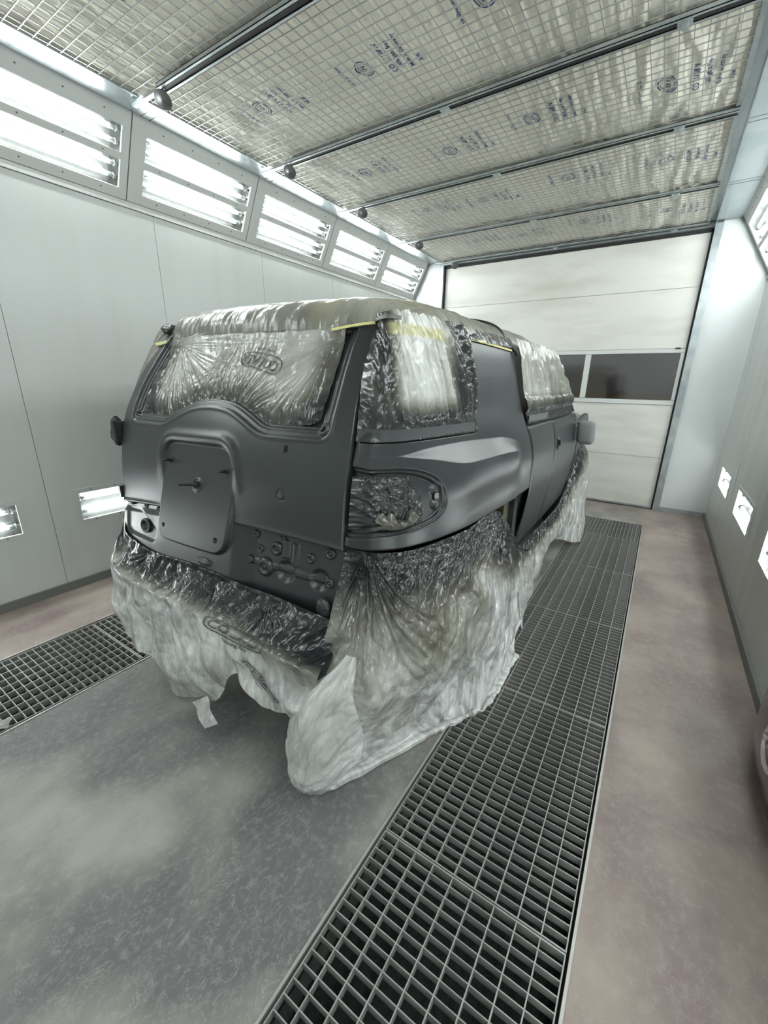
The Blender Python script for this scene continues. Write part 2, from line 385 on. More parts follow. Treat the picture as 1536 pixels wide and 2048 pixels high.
# ---------------------------------------------------------------- walls
def holed(b, xa, xb, y0, y1, z0, z1, holes):
    hs = [h for h in holes if h[0] < y1 and h[1] > y0]
    if not hs: b.box(xa, xb, y0, y1, z0, z1); return
    h = hs[0]; hy0, hy1 = max(h[0], y0), min(h[1], y1)
    b.box(xa, xb, y0, y1, z0, h[2]); b.box(xa, xb, y0, y1, h[3], z1)
    if hy0 > y0: b.box(xa, xb, y0, hy0, h[2], h[3])
    if hy1 < y1: b.box(xa, xb, hy1, y1, h[2], h[3])
wl = MB().box(XL-.16, XL-.14, YB, YD+.1, 0, 3.3).build('wall_left', white_wall); struct('wall_left', wl, 'left booth wall of pale coated steel panels', 'wall')
holesL = [(y+.008, y+.752, .470, .722) for y in LOWL]
ys = [YB]+[1.006+k*SPL for k in range(-3, 5)]+[YD]
for a, c in zip(ys[:-1], ys[1:]):
    b = MB(); holed(b, XL-.02, XL, a+.0015, c-.0015, .06, 2.63, holesL); b.build('wall_panel', white_wall, wl)
MB().box(XL-.025, XL-.006, YB, YD, .06, .44).build('panel_backing', black, wl); MB().box(XL-.025, XL-.006, YB, YD, .75, 2.63).build('panel_backing', black, wl)
MB().box(XL-.02, XL+.012, YB, YD, 2.633, 2.652).build('top_rail', trim_white, wl); MB().box(XL-.02, XL+.004, YB, YD, 2.655, 2.674).build('top_rail', trim_white, wl)
o = MB().box(XL-.01, XL+.018, YB, YD, 0, .062).build('baseboard_left', base_mat); tag(o, 'dark grey skirting along the left wall', 'skirting', kind='structure')
wr = MB().box(XR+.14, XR+.16, YB, YD+.1, 0, 3.3).build('wall_right', grey_wall); struct('wall_right', wr, 'right booth wall of dusty coated panels', 'wall')
holesR = [(y+.008, y+.752, .463, .717) for y in LOWR]
ysr = [YB]+[4.66-k*1.2 for k in range(5, -1, -1)]+[YD]
for a, c in zip(ysr[:-1], ysr[1:]):
    b = MB(); holed(b, XR, XR+.02, a+.0015, c-.0015, .06, 2.53, holesR); b.build('wall_panel', grey_wall, wr)
    MB().box(XR-.004, XR+.001, c-.012, c+.012, .062, 2.53).build('joint_cover', trim_white, wr)
MB().box(XR+.006, XR+.025, YB, YD, .06, .44).build('panel_backing', black, wr); MB().box(XR+.006, XR+.025, YB, YD, .75, 2.53).build('panel_backing', black, wr)
MB().box(XR-.012, XR+.02, YB, YD, 2.532, 2.558).build('top_rail', trim_white, wr)
o = MB().box(XR-.018, XR+.01, YB, YD, 0, .062).build('baseboard_right', base_mat); tag(o, 'dark grey skirting along the right wall', 'skirting', kind='structure')
o = MB().box(XL-.16, XR+.16, YB-.05, YB, -.5, 3.3).build('wall_back', white_wall); tag(o, 'plain booth end wall behind the camera', 'wall', kind='structure')
# end wall around the door
we = thing('wall_front', 'far booth end wall beside the sectional door', 'wall', kind='structure')
MB().box(XL-.14, -2.99, YD, YD+.05, .06, 3.13).build('wall_panel', pillar_mat, we)
MB().box(.20, XR+.14, YD, YD+.05, .06, 3.13).build('wall_panel', pillar_mat, we)
MB().box(-2.99, .20, YD+.02, YD+.07, 3.07, 3.3).build('lintel', galv, we)
MB().box(XL, -2.99, YD-.012, YD, 0, .06).build('base_rail', base_mat, we); MB().box(.20, XR, YD-.012, YD, 0, .06).build('base_rail', galv, we)
tr = MB().box(.137, .205, YD-.02, YD+.06, 0, 3.10).box(-2.995, -2.935, YD-.02, YD+.06, 0, 3.10).box(-2.935, .137, YD-.03, YD+.03, 3.068, 3.11).build('trim_1', galv); tag(tr, 'galvanised frame around the sectional door', 'door frame', kind='structure')
MB().box(.118, .136, YD+.03, YD+.05, 0, 3.06).box(-2.934, -2.918, YD+.03, YD+.05, 0, 3.06).box(-2.934, .136, YD+.03, YD+.05, 3.035, 3.067).build('rubber_seal', black, tr)
# sectional door
dr = thing('door_1', 'closed white sectional door with a window strip', 'door', kind='structure')
DX0, DX1 = -2.925, .128
for z0, z1 in ((.03, .646), (.650, 1.275), (1.907, 2.526), (2.530, 3.045)):
    MB().box(DX0, DX1, YD+.045, YD+.085, z0, z1).build('door_section', door_mat, dr)
MB().box(DX0, DX1, YD+.03, YD+.10, .012, .032).build('bottom_rail', galv, dr)
MB().box(DX0, DX1, YD+.05, YD+.08, .004, 3.05).build('seam_backing', black, dr) if False else None
for z in (.648, 1.277, 1.905, 2.528): MB().box(DX0, DX1, YD+.052, YD+.08, z-.003, z+.003).build('section_joint', black, dr)
frw = M('window_profile', (.68, .69, .68), .35)
mx = [-.878+.0, -.878-.98, -.878-1.96]
b = MB().box(DX0, DX1, YD+.035, YD+.08, 1.279, 1.335).box(DX0, DX1, YD+.035, YD+.08, 1.855, 1.903).box(DX0, DX0+.03, YD+.035, YD+.08, 1.335, 1.855).box(DX1-.045, DX1, YD+.035, YD+.08, 1.335, 1.855)
for x in mx: b.box(x-.032, x+.032, YD+.035, YD+.08, 1.335, 1.855)
b.build('window_frame', frw, dr)
bl = MB().box(DX0, DX1, YD+.034, YD+.0355, 1.331, 1.335).box(DX0, DX1, YD+.034, YD+.0355, 1.855, 1.858)
bl.build('glazing_gasket', black, dr)
xs = [DX1-.045]+mx
for a in range(3): MB().box(xs[a+1]+.032, xs[a]-(.032 if a else 0), YD+.055, YD+.059, 1.335, 1.855).build('window_pane', win_glass, dr)
for x in (-.06, -.06): MB().tube((.02, YD+.03, 1.905), (.07, YD+.03, 1.905), .008, 8).build('hinge_bolt', screw_mat, dr)
# the hall outside, seen dimly through the panes
hall = MB().box(-5, 2, 9.2, 9.3, 0, 3.6).box(-5, 2, YD+.4, 9.3, -.3, -.02).build('hall_outside', M('hall_wall', (.62, .59, .68), .7)); tag(hall, 'dim hall wall outside seen through the door panes', 'wall', kind='structure')
MB().box(-5, 2, 9.15, 9.2, 0, 1.35).build('hall_dado', M('hall_dado', (.62, .50, .32), .7), hall)

# ---------------------------------------------------------------- ceiling
ce = MB().box(XL-.16, XR+.16, YB, YD+.1, 3.24, 3.3).build('ceiling', pitm); struct('ceiling', ce, 'booth ceiling plenum above the filter mats', 'ceiling')
MB().box(LB1[0]-.004, MX0, YB, YD, 3.112, 3.116).build('ceiling_strip', galv_strip, ce)
MB().box(.075, RB1[0]+.004, YB, YD, 3.114, 3.118).build('ceiling_strip', galv_strip, ce)
MB().box(MX1, .082, YB, YD, 3.098, 3.104).box(.132, .136, YB, YD, 3.06, 3.114).build('edge_flange', galv, ce)
for y in [Y0L+k*SPL+.05 for k in range(-3, 4)]:
    MB().box(LB1[0], MX0-.01, y-.001, y+.001, 3.1105, 3.112).box(LB1[0], MX0-.01, y+.055, y+.058, 3.1105, 3.112).build('sheet_joint', screw_mat, ce)
    MB().box(.138, RB1[0], y-.001, y+.001, 3.1125, 3.114).box(.138, RB1[0], y+.055, y+.058, 3.1125, 3.114).build('sheet_joint', screw_mat, ce)
BEAMS = [-1.05, -.10, .83, 1.795, 2.80, 3.76, 4.90, 5.93]
fil_mat = M('filter_fleece', (.87, .83, .735), .8, noise=((3, 3, 3), (.78, .745, .65), .4, .7), bump=((60, 60, 60), .25, .004))
ink = M('blue_print_ink', (.03, .06, .20), .7)
def bay(y0, y1, idx):
    n0, n1 = 260, max(20, int((y1-y0)*90))
    X, Y = np.meshgrid(np.linspace(MX0-.01, MX1+.02, n0), np.linspace(y0-.03, y1+.03, n1), indexing='ij')
    v = (Y-y0)/(y1-y0)
    wv = X*7+.5*fbm(X*2, Y*1.1, 2, idx+30)+ .35*fbm(X*.7, Y*2.6, 2, idx+60)
    fold = ridge(wv, Y*.55+idx*3, 2, idx+5)
    amp = .010+.016*sm(X, -1.2, .0)+.006*sm(-X, 2.2, 2.9)
    Z = 3.135-amp*np.clip(fold, -.6, 1)-.012*gn(X*3, Y*3, 11)-.006*ridge(X*26, Y*7, 1, idx)
    Z = np.minimum(np.maximum(Z, 3.1095), 3.2)
    e = sm(X-MX0, .0, .09)*sm(MX1-X, -.01, .05); Z = 3.112*(1-e)+Z*e
    P = np.stack([X, Y, Z], -1)
    return P, (n0, n1)
def text_mesh(s, size):
    c = bpy.data.curves.new('t', 'FONT'); c.body = s; c.size = size; c.align_x = 'CENTER'; c.align_y = 'CENTER'; c.resolution_u = 2; c.offset = size*.014
    o = bpy.data.objects.new('t', c); COL.objects.link(o); dg = bpy.context.evaluated_depsgraph_get()
    me = bpy.data.meshes.new_from_object(o.evaluated_get(dg)); bpy.data.objects.remove(o)
    V = np.empty(len(me.vertices)*3); me.vertices.foreach_get('co', V); F = [tuple(p.vertices) for p in me.polygons]
    bpy.data.meshes.remove(me); return V.reshape(-1, 3), F
tv_cache = {}
def stamp_geo():
    V = []; F = []
    def add(s, size, ox, oy, rot=0):
        v, f = text_mesh(s, size); c, s_ = math.cos(rot), math.sin(rot)
        k = len(V)
        for p in v: V.append((ox+c*p[0]-s_*p[1], oy+s_*p[0]+c*p[1]))
        F.extend([tuple(k+i for i in q) for q in f])
    add('CO 21168 N', .034, 0, .06); add('100% glass free', .026, 0, .02); add('Made in Germany', .026, 0, -.02); add('label', .03, -.06, -.062)
    add('air filter media', .026, .0, .27)
    k = len(V); n = 20
    for r0, r1 in ((.050, .044), (.036, .033)):
        k = len(V)
        for i in range(n):
            a = 2*PI*i/n; V.append((r0*math.cos(a), .165+r0*.8*math.sin(a))); V.append((r1*math.cos(a), .165+r1*.8*math.sin(a)))
        for i in range(n): j = (i+1) % n; F.append((k+2*i, k+2*j, k+2*j+1, k+2*i+1))
    add('EN', .034, 0, .165)
    return np.array(V), F
SV, SF = stamp_geo()
bnames = ['behind the camera at the rear', 'behind the camera', 'above the camera', 'over the top left corner of the picture', 'between the two nearest beams in view', 'between the second and third beams', 'between the third and fourth beams', 'next to the sectional door', 'narrow end']
allb = [YB]+BEAMS
for i, (y0, y1) in enumerate(zip(allb[:-1], allb[1:])):
    if y1-y0 < .2: continue
    P, nn_ = bay(y0, y1, i)
    o = link('filter_mat', mesh_np('filter_mat', P.reshape(-1, 3), grid_faces(*nn_)[:, ::-1], fil_mat, True))
    tag(o, 'cream fleece filter mat above the mesh, '+bnames[i], 'filter mat', 'ceiling filter mats')
    a0, a1 = y0+.035, y1-.035
    # stamps
    if i >= 2:
        cs = [(-2.35+.08*i % .3, a0+.45), (-1.62+.05*(i % 3), a0+.5), (-.86-.05*(i % 2), a0+.42), (-.18, a0+.5)]
        Vs = []; Fs = []
        for cx, cy in cs:
            q = SV*1.3
            xx = cx-(q[:, 1]-.1)*1.0; yy = cy-q[:, 0]
            k = len(Vs)
            fi = np.clip((xx-(MX0-.01))/(MX1+.03-MX0)*(nn_[0]-1), 0, nn_[0]-1.001); fj = np.clip((yy-y0+.03)/(y1-y0+.06)*(nn_[1]-1), 0, nn_[1]-1.001)
            ii = fi.astype(int); jj = fj.astype(int); ta = fi-ii; tb = fj-jj; Z = P[..., 2]
            zz = Z[ii, jj]*(1-ta)*(1-tb)+Z[ii+1, jj]*ta*(1-tb)+Z[ii, jj+1]*(1-ta)*tb+Z[ii+1, jj+1]*ta*tb
            Vs += [(a_, b_, c_-.0015) for a_, b_, c_ in zip(xx, yy, zz)]; Fs += [tuple(k+p for p in f_) for f_ in SF]
        so = link('printed_stamp', mesh_np('printed_stamp', Vs, Fs, ink), o); so['kind'] = 'stuff'
    # wire mesh panel
    t = thing('mesh_panel', 'welded wire mesh panel under the filter, '+bnames[i], 'wire mesh', (0, 0, 0), 'ceiling mesh panels')
    b = MB(); r = .0021
    nx = int(round((MX1-MX0)/.06))
    for k in range(nx+1):
        x = MX0+k*(MX1-MX0)/nx; b.box(x-r, x+r, a0, a1, ZC-2*r, ZC)
    o = b.build('lengthwise_wires', wire, t); o['kind'] = 'stuff'
    b = MB(); yy = a0+.012
    off = (2.32-a0) % .0592
    ks = np.arange(a0+off, a1, .0592)
    for y in ks: b.box(MX0, MX1, y-r, y+r, ZC-4*r, ZC-2*r)
    o = b.build('crosswise_wires', wire, t); o['kind'] = 'stuff'
    MB().box(MX0-.006, MX0+.002, a0, a1, ZC-.012, ZC+.004).build('side_rail', galv, t); MB().box(MX1-.004, MX1+.02, a0, a1, ZC-.002, ZC+.008).build('side_rail', galv, t)
blab = ['behind the camera at the rear', 'behind the camera', 'above the camera', 'nearest one in view, crossing the top left', 'second one in view', 'third one in view', 'fourth one in view', 'last one, over the sectional door']
for i, y in enumerate(BEAMS):
    t = thing('ceiling_beam', 'galvanised slotted channel beam under the mesh, '+blab[i], 'beam', (0, y, 0), 'ceiling beams')
    z0, z1 = 3.076, 3.098; wv = .035
    b = MB()
    b.box(MX0+.20, MX1+.02, -wv, -.015, z0, z0+.003); b.box(MX0+.20, MX1+.02, .015, wv, z0, z0+.003)
    b.box(MX0+.20, MX1+.02, -wv, -wv+.003, z0, z1); b.box(MX0+.20, MX1+.02, wv-.003, wv, z0, z1)
    b.box(MX0+.20, MX1+.02, -.018, -.015, z0, z0+.014); b.box(MX0+.20, MX1+.02, .015, .018, z0, z0+.014)
    b.box(MX0+.20, MX1+.02, -wv, wv, z1-.003, z1); b.box(MX0-.10, MX0+.20, -.014, .014, z0+.006, z0+.02)
    b.build('channel', galv, t)
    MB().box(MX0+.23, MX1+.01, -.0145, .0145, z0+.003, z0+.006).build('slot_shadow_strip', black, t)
    # turn lock disc at the left end, clip in the middle and at the right
    MB().lathe([(.010, -.05), (.010, -.01), (.044, -.006), (.050, 0), (.044, .003), (.012, .004), (.010, .010)], (MX0+.205, 0, z0-.040), (.30, -.62, -.72), 22).build('turn_lock', M('turn_lock_steel', (.13, .13, .13), .35, .5) if i == 0 else bpy.data.materials['turn_lock_steel'], t, smooth=True)
    for x in (-1.42, -.22):
        MB().box(x-.03, x+.03, -.03, .03, z0-.004, z0).box(x-.012, x+.012, -.012, .012, z0-.02, z0-.004).build('mesh_clip', galv, t)

# ================================================================ the car
def paint_mat():
    m = M('satin_grey_paint', (.026, .030, .032), .36, 0., .6)
    return m
paint = paint_mat()
paint_in = M('sprayed_recess', (.02, .022, .024), .45)
putty = M('grey_primer', (.21, .225, .225), .5)
glass_dark = M('masked_glass', (.03, .032, .033), .3)
tyre_m = M('tyre_rubber', (.02, .02, .02), .7)
rim_m = M('wheel_rim', (.22, .07, .07), .4, .3)
tape_y = M('yellow_masking_tape', (.72, .68, .30), .6, noise=((30, 30, 30), (.60, .57, .33), .45, .7))
tape_g = M('oversprayed_tape', (.17, .175, .165), .45, noise=((30, 30, 30), (.08, .085, .085), .4, .7))
CX = -1.57
LW = [.5, .62, .75, .9, 1.1, 1.3, 1.45, 1.6, 1.72, 1.85]
LY = [-.07, -.055, -.03, 0, .02, .065, .14, .24, .33, .44]
def lean(w): return pchip(LW, LY, w)
def rear(u, w):
    y = .98+.075*u+.13*u*u+lean(w); return np.stack([CX+u, y, w], -1)
KS = np.arange(10.)
SW = np.array([.5, .75, .9, 1.05, 1.18, 1.28, 1.4, 1.55, 1.68, 1.78])
SX = np.array([[-.90, -.83, -.76, -.70, -.66, -.64, -.63, -.63, -.65, -.75], [-.89, -.81, -.73, -.66, -.61, -.595, -.59, -.59, -.60, -.68],
    [-.885, -.80, -.725, -.66, -.61, -.60, -.575, -.575, -.585, -.65], [-.88, -.80, -.735, -.675, -.63, -.62, -.577, -.577, -.585, -.65],
    [-.875, -.81, -.755, -.705, -.675, -.66, -.60, -.595, -.60, -.67], [-.87, -.81, -.76, -.725, -.70, -.68, -.64, -.625, -.64, -.74],
    [-.885, -.83, -.785, -.755, -.735, -.72, -.685, -.665, -.69, -.8], [-.915, -.85, -.81, -.785, -.765, -.755, -.725, -.71, -.74, -.86],
    [-.93, -.885, -.845, -.82, -.80, -.79, -.765, -.755, -.79, -.92], [-.96, -.93, -.90, -.88, -.865, -.855, -.83, -.825, -.87, -1.0]])
SY0 = [1.09, 1.115, 1.18, 1.32, 1.62, 1.94, 2.5, 3.12, 4.15, 5.0]
def side(s, w, mir=False):
    s, w = np.broadcast_arrays(np.asarray(s, float), np.asarray(w, float)); sh = s.shape; s = s.ravel(); w = w.ravel()
    rows = np.stack([pchip(KS, r, s) for r in SX], 0); x = vinterp(SW, rows, w)
    y = pchip(KS, SY0, s)+lean(w)*np.clip(1-s/4, 0, 1)
    if mir: x = 2*CX-x+.035*np.clip(1-s/4, 0, 1)*sm(w, 1.15, 1.4); y = y-.08*np.clip(1-s/3, 0, 1)
    return np.stack([x, y, w], -1).reshape(sh+(3,))
car = thing('car', 'boxy off-road car body in satin dark grey paint, glass and wheels masked with plastic', 'car', (CX, 3.2, 0))
COFF = -np.array([CX, 3.2, 0])
def cpart(name, me, parent=None):
    if parent is None or parent is car: return link(name, me, car, tuple(COFF))
    return link(name, me, parent)
def surf_mesh(name, P, mat, flip=False, uv=None, attrs=None, smooth=True):
    F = grid_faces(*P.shape[:2]); F = F[:, ::-1] if flip else F
    return mesh_np(name, P.reshape(-1, 3), F, mat, smooth, None if uv is None else uv.reshape(-1, 2), attrs)
def lin(a, b, n): return np.linspace(a, b, n)
# ---- tailgate
uRf = lambda w: pchip([.6, .9, 1.28, 1.42, 1.54, 1.66, 1.76], [.686, .682, .686, .668, .650, .636, .628], w)
uLf = lambda w: -pchip([.6, .9, 1.05, 1.28, 1.42, 1.54, 1.66, 1.76], [.70, .70, .694, .688, .685, .678, .665, .655], w)
WOUT = rpoly([(-.592, 1.297), (-.30, 1.297), (-.20, 1.345), (-.11, 1.382), (0, 1.392), (.11, 1.382), (.20, 1.345), (.295, 1.297), (.592, 1.295), (.585, 1.45), (.552, 1.72), (-.56, 1.72), (-.598, 1.45)], .045)
PLATE = rpoly([(-.258, 1.232), (.155, 1.236), (.185, 1.03), (.155, .790), (-.292, .792), (-.27, 1.03)], .075, 7)
def bump(x, a, b, soft): return sm(x, a, a+soft)*(1-sm(x, b-soft, b))
def disc(U, W, cu, cw, r, soft=.004): return 1-sm(np.hypot(U-cu, W-cw), r-soft, r+soft)
def tail_h(U, W):
    h = np.zeros_like(U)
    e = np.minimum(uRf(W)-U, U-uLf(W)); h -= .008*(1-sm(e, 0, .009))**2
    d = sdf(U, W, WOUT)
    h -= .009*sm(-d, 0, .006)+.009*sm(-d, .020, .026)+.006*sm(-d, .034, .038)+.016*sm(-d, .046, .054)
    h += .003*np.exp(-((d-.008)/.007)**2)+.003*np.exp(-((d+.029)/.004)**2)
    for cu in (.560, -.562):
        q = disc(U, W, cu, 1.333, .021); h += q*(.006); h -= disc(U, W, cu, 1.333, .009, .002)*.02
    # waist ledge
    wc = .936-.085*U*U-.02*(U < 0)*np.abs(U)
    k = sm(np.abs(U+.05), .22, .34)
    led = sm(wc-W, -.002, .004)*k
    h -= led*(.016+.016*sm(U, 0, .3))
    h += .004*np.exp(-((W-wc-.008)/.008)**2)*k
    h += led*.012*sm(wc-W, .02, .05)*(U < 0)          # left: shallow pocket under the ledge
    # left pocket: recessed field
    p = sdf(U, W, rpoly([(-.655, .862), (-.50, .872), (-.345, .80), (-.36, .742), (-.64, .742)], .04)); h -= .010*sm(-p, -.012, .012)
    # sweep in toward the bottom
    h -= .035*sm(.70-W, 0, .12)**1.2
    # spare wheel mounting plate
    pd = sdf(U, W, PLATE); tp = sm(W, .85, 1.2)
    plane = .026*(1-tp)-.012*tp
    h = np.where(True, h*(1-sm(-pd, -.010, .004))+plane*sm(-pd, -.010, .004), h)
    h += (.012*np.exp(-((pd-.03)/.022)**2))*sm(W, 1.02, 1.2)*(pd > -.004)
    for cu, cw, r in ((-.240, .853, .008), (.108, .848, .009)): h -= disc(U, W, cu, cw, r, .002)*.02
    h += .004*(disc(U, W, -.025, 1.065, .030, .003)-disc(U, W, -.025, 1.065, .024, .003))
    h += -.004*(disc(U, W, .417, 1.078, .022, .002)-disc(U, W, .417, 1.078, .016, .002))
    # pressed bosses lower right
    for cu, cw, r in ((.436, .772, .038), (.588, .765, .036)): h -= .016*disc(U, W, cu, cw, r, .012)
    q = sdf(U, W, rpoly([(.455, .80), (.488, .80), (.488, .893), (.455, .893)], .008)); h += .006*sm(-q, -.003, .002)-.009*sm(-q, .003, .007)
    q = sdf(U, W, rpoly([(.412, .825), (.450, .825), (.450, .895), (.412, .895)], .008)); h += .009*sm(-q, -.004, .004)
    q = sdf(U, W, rpoly([(.26, .782), (.63, .752), (.63, .772), (.26, .80)], .006)); h += .006*sm(-q, -.008, .004)
    h -= .014*disc(U, W, -.445, .805, .024, .003)
    h -= .004*disc(U, W, .422, 1.235, .003, .001)
    return h
def rear_pt(u, w, off=0.):
    u = np.atleast_1d(np.asarray(u, float)); w = np.atleast_1d(np.asarray(w, float)); e = 1e-3
    P = rear(u, w); n = np.cross(rear(u+e, w)-P, rear(u, w+e)-P); n /= np.linalg.norm(n, axis=-1, keepdims=True)
    return P+n*np.asarray(off)[..., None] if np.ndim(off) else P+n*off
def side_pt(s, w, off=0., mir=False):
    e = 1e-3; P = side(s, w, mir); n = np.cross(side(s+e, w, mir)-P, side(s, w+e, mir)-P); n /= np.linalg.norm(n, axis=-1, keepdims=True)
    if mir: n = -n
    return P+n*(np.asarray(off)[..., None] if np.ndim(off) else off)
NA, NW = 450, 480
A, W = np.meshgrid(lin(0, 1, NA), lin(.60, 1.755, NW), indexing='ij')
U = uLf(W)*(1-A)+uRf(W)*A
P = rear_pt(U, W, tail_h(U, W))
tail = cpart('tailgate', surf_mesh('tailgate', P, paint))
# edges of the tailgate turned inwards
def rim(name, pts, d, mat, parent):
    pts = np.asarray(pts); Q = np.stack([pts, pts+np.asarray(d)], 1); return cpart(name, surf_mesh(name, Q, mat, smooth=False), parent)
rim('tailgate_edge', P[-1], (0, .05, 0), paint, tail); rim('tailgate_edge', P[0], (0, .09, 0), paint, tail)
# studs, hub, lock, hinge
def on_rear(u, w, off=0.): return rear_pt(u, w, float(off))[0]
nrm = rear_pt(0, 1.0, 1.)[0]-rear_pt(0, 1.0)[0]
for u, w, l in ((-.222, 1.150, .030), (.135, 1.140, .030)):
    b = MB(); b.tube(on_rear(u, w, -.01), on_rear(u, w, l), .0065, 10); b.tube(on_rear(u, w, -.012), on_rear(u, w, -.005), .011, 10); cpart('mounting_stud', b.mesh('mounting_stud', black, True), tail)
b = MB(); p = on_rear(-.025, 1.065, -.005); b.lathe([(.013, 0), (.013, .015), (.008, .022), (.006, .04), (.004, .075), (.006, .08), (.002, .085)], p, nrm+np.array([-.25, 0, .1]), 12)
cpart('centre_stud', b.mesh('centre_stud', black, True), tail)
for u, w, r in ((-.240, .853, .008), (.108, .848, .009)):
    o_ = on_rear(u, w, .0085 if w < 1 else 0); MB()
    cpart('plate_hole', MB().tube(on_rear(u, w, .010), on_rear(u, w, .0135), r*.9, 12).mesh('plate_hole', black), tail)
def tail_surf(u, w): return on_rear(u, w, float(tail_h(np.array([[u]]), np.array([[w]]))[0, 0]))
for cu, cw, r in ((.276, .897, .017), (.303, .842, .016), (.408, .899, .018), (.381, .855, .028), (.541, .842, .020), (.622, .872, .022), (.260, .792, .016), (.334, .772, .038), (.632, .760, .019), (-.60, .893, .013), (-.47, .899, .014), (-.345, .902, .014)):
    k = r/.02; cpart('pressed_boss', MB().lathe([(r*1.15, -.008), (r*1.08, .001), (r*.95, .006*k**.5), (r*.7, .0085*k**.5), (r*.55, .008*k**.5), (r*.47, .002), (r*.3, .001), (r*.26, .005), (.001, .0055)], tail_surf(cu, cw), nrm, 24).mesh('pressed_boss', paint, True), tail)
cpart('lock_ring', MB().lathe([(.037, -.008), (.036, .004), (.032, .007), (.027, .006), (.023, -.002), (.022, -.012)], on_rear(-.445, .805, -.002), nrm, 28).mesh('lock_ring', paint, True), tail)
cpart('lock_barrel', MB().lathe([(.014, 0), (.014, .006), (.010, .008), (.009, .006)], on_rear(-.445, .805, -.02), nrm, 16).mesh('lock_barrel', galv, True), tail)
b = MB().box(.414, .430, 0, 1, 1.238, 1.266, lambda u, d, w_: tuple(on_rear(u, w_, -.002+d*.004))).box(.418, .423, 0, 1, 1.242, 1.262, lambda u, d, w_: tuple(on_rear(u, w_, .0+d*.008)))
cpart('badge_clip', b.mesh('badge_clip', black), tail)
cpart('plug', MB().lathe([(.016, -.004), (.015, .000), (.012, .001)], on_rear(.417, 1.078, 0), nrm, 20).mesh('plug', paint, True), tail)
# hinges on the left edge
for w0, w1, lab in ((1.185, 1.285, 'upper'), (.90, .96, 'lower')):
    b = MB(); xh = CX+float(uLf(np.array(w0)))
    yh = float(rear(np.array(-.69), np.array((w0+w1)/2))[1])
    if lab == 'upper':
        b.box(xh-.030, xh-.004, yh-.035, yh+.03, w0, w1); b.tube((xh-.012, yh-.028, w0-.006), (xh-.012, yh-.028, w1+.006), .011, 10)
    else: b.box(xh-.022, xh-.002, yh-.012, yh+.02, w0, w1)
    cpart('hinge', b.mesh('hinge', M('masked_hinge', (.02, .021, .022), .45) if lab == 'upper' else paint), tail)
# ---- quarter panels
lipw = lambda s: pchip([0, 1.5, 3.1, 4.2, 5.2, 5.98], [.905, .902, .90, .893, .885, .89], s)
QWIN = rpoly([(.10, 1.292), (2.4, 1.292), (4.72, 1.278), (4.82, 1.45), (4.78, 1.675), (.16, 1.675)], .16, 4)
def sc(s): return pchip(KS, [0, .028, .115, .29, .60, .92, 1.48, 2.1, 3.13, 3.98], s)   # rough arc length
LAMP = [(-.3, 1.196), (1.2, 1.206), (2.5, 1.202), (3.05, 1.178), (3.34, 1.135), (3.45, 1.075), (3.42, 1.02), (3.25, .985), (2.6, .967), (1.5, .962), (-.3, .968)]
LAMPm = np.array([(float(sc(np.array(a))) if a >= 0 else -.02, b) for a, b in LAMP])
def cr(pts, n=6):
    pts = np.asarray(pts, float); out = []
    for i in range(len(pts)):
        p0, p1, p2, p3 = pts[i-1], pts[i], pts[(i+1) % len(pts)], pts[(i+2) % len(pts)]
        for k in range(n):
            t = k/n; out.append(.5*((2*p1)+(-p0+p2)*t+(2*p0-5*p1+4*p2-p3)*t*t+(-p0+3*p1-3*p2+p3)*t**3))
    return np.array(out)
LAMPc = cr(LAMPm)
def quarter_h(S, W):
    h = np.zeros_like(S); X = sc(S)
    h -= .008*(1-sm(X, 0, .010))**2; h -= .010*(1-sm(sc(np.full_like(S, 5.985))-X, 0, .010))**2
    lb = W-lipw(S); h -= .030*(1-sm(lb, 0, .018))**2
    # flare shoulder
    te = pchip([2.0, 2.4, 3.46, 5.3, 5.7, 6], [1.250, 1.248, 1.260, 1.238, 1.205, 1.20], S)
    be = pchip([2.0, 2.4, 3.17, 4.07, 5.5, 6], [1.249, 1.244, 1.219, 1.163, 1.150, 1.14], S)
    Aa = pchip([0, 2.2, 3.2, 4.2, 5.3, 5.98], [0, .001, .022, .046, .050, .050], S)
    fe = 1-sm(S, 5.42, 5.72)
    ramp = np.clip((te-W)/np.maximum(te-be, .004), 0, 1); ramp = ramp*.85+.15*ramp*ramp*(3-2*ramp)
    hold = 1-.85*sm(1.16-W, 0, .20)
    h += Aa*ramp*hold*fe
    # window rebate
    d = sdf(X, W, np.array([(float(sc(np.array(a))), b_) for a, b_ in QWIN])); h -= .010*sm(-d, 0, .006)
    # lamp pocket
    d = sdf(X, W, LAMPc); h -= .016*sm(-d, 0, .007)+.012*sm(-d, .014, .020)
    h += .006*np.exp(-((d+.011)/.004)**2)*(X > .01)
    for c_, w_, r, a in ((.375, 1.105, .020, .010), (.375, 1.045, .020, .010), (.352, 1.105, .012, .006), (.352, 1.05, .012, .006)): h += a*disc(X, W, c_, w_, r, .008)
    h -= .012*disc(X, W, .372, 1.077, .013, .004)
    return h
def panel(name, s0, s1, wlo, whi, ns, nw, hf, mir=False, mat=None, parent=None):
    S, T = np.meshgrid(s0 if np.ndim(s0) else lin(s0, s1, ns), lin(0, 1, nw), indexing='ij')
    lo = wlo(S) if callable(wlo) else wlo; hi = whi(S) if callable(whi) else whi
    W_ = lo*(1-T)+hi*T; P_ = side_pt(S, W_, hf(S, W_), mir)
    return cpart(name, surf_mesh(name, P_, mat or paint, flip=mir), parent), P_
sQ = np.concatenate([lin(.02, 1, 50)[:-1], lin(1, 3, 130)[:-1], lin(3, 4, 90)[:-1], lin(4, 5.985, 190)])
qp, PQ = panel('quarter_panel', sQ, None, lipw, 1.735, 0, 330, quarter_h)
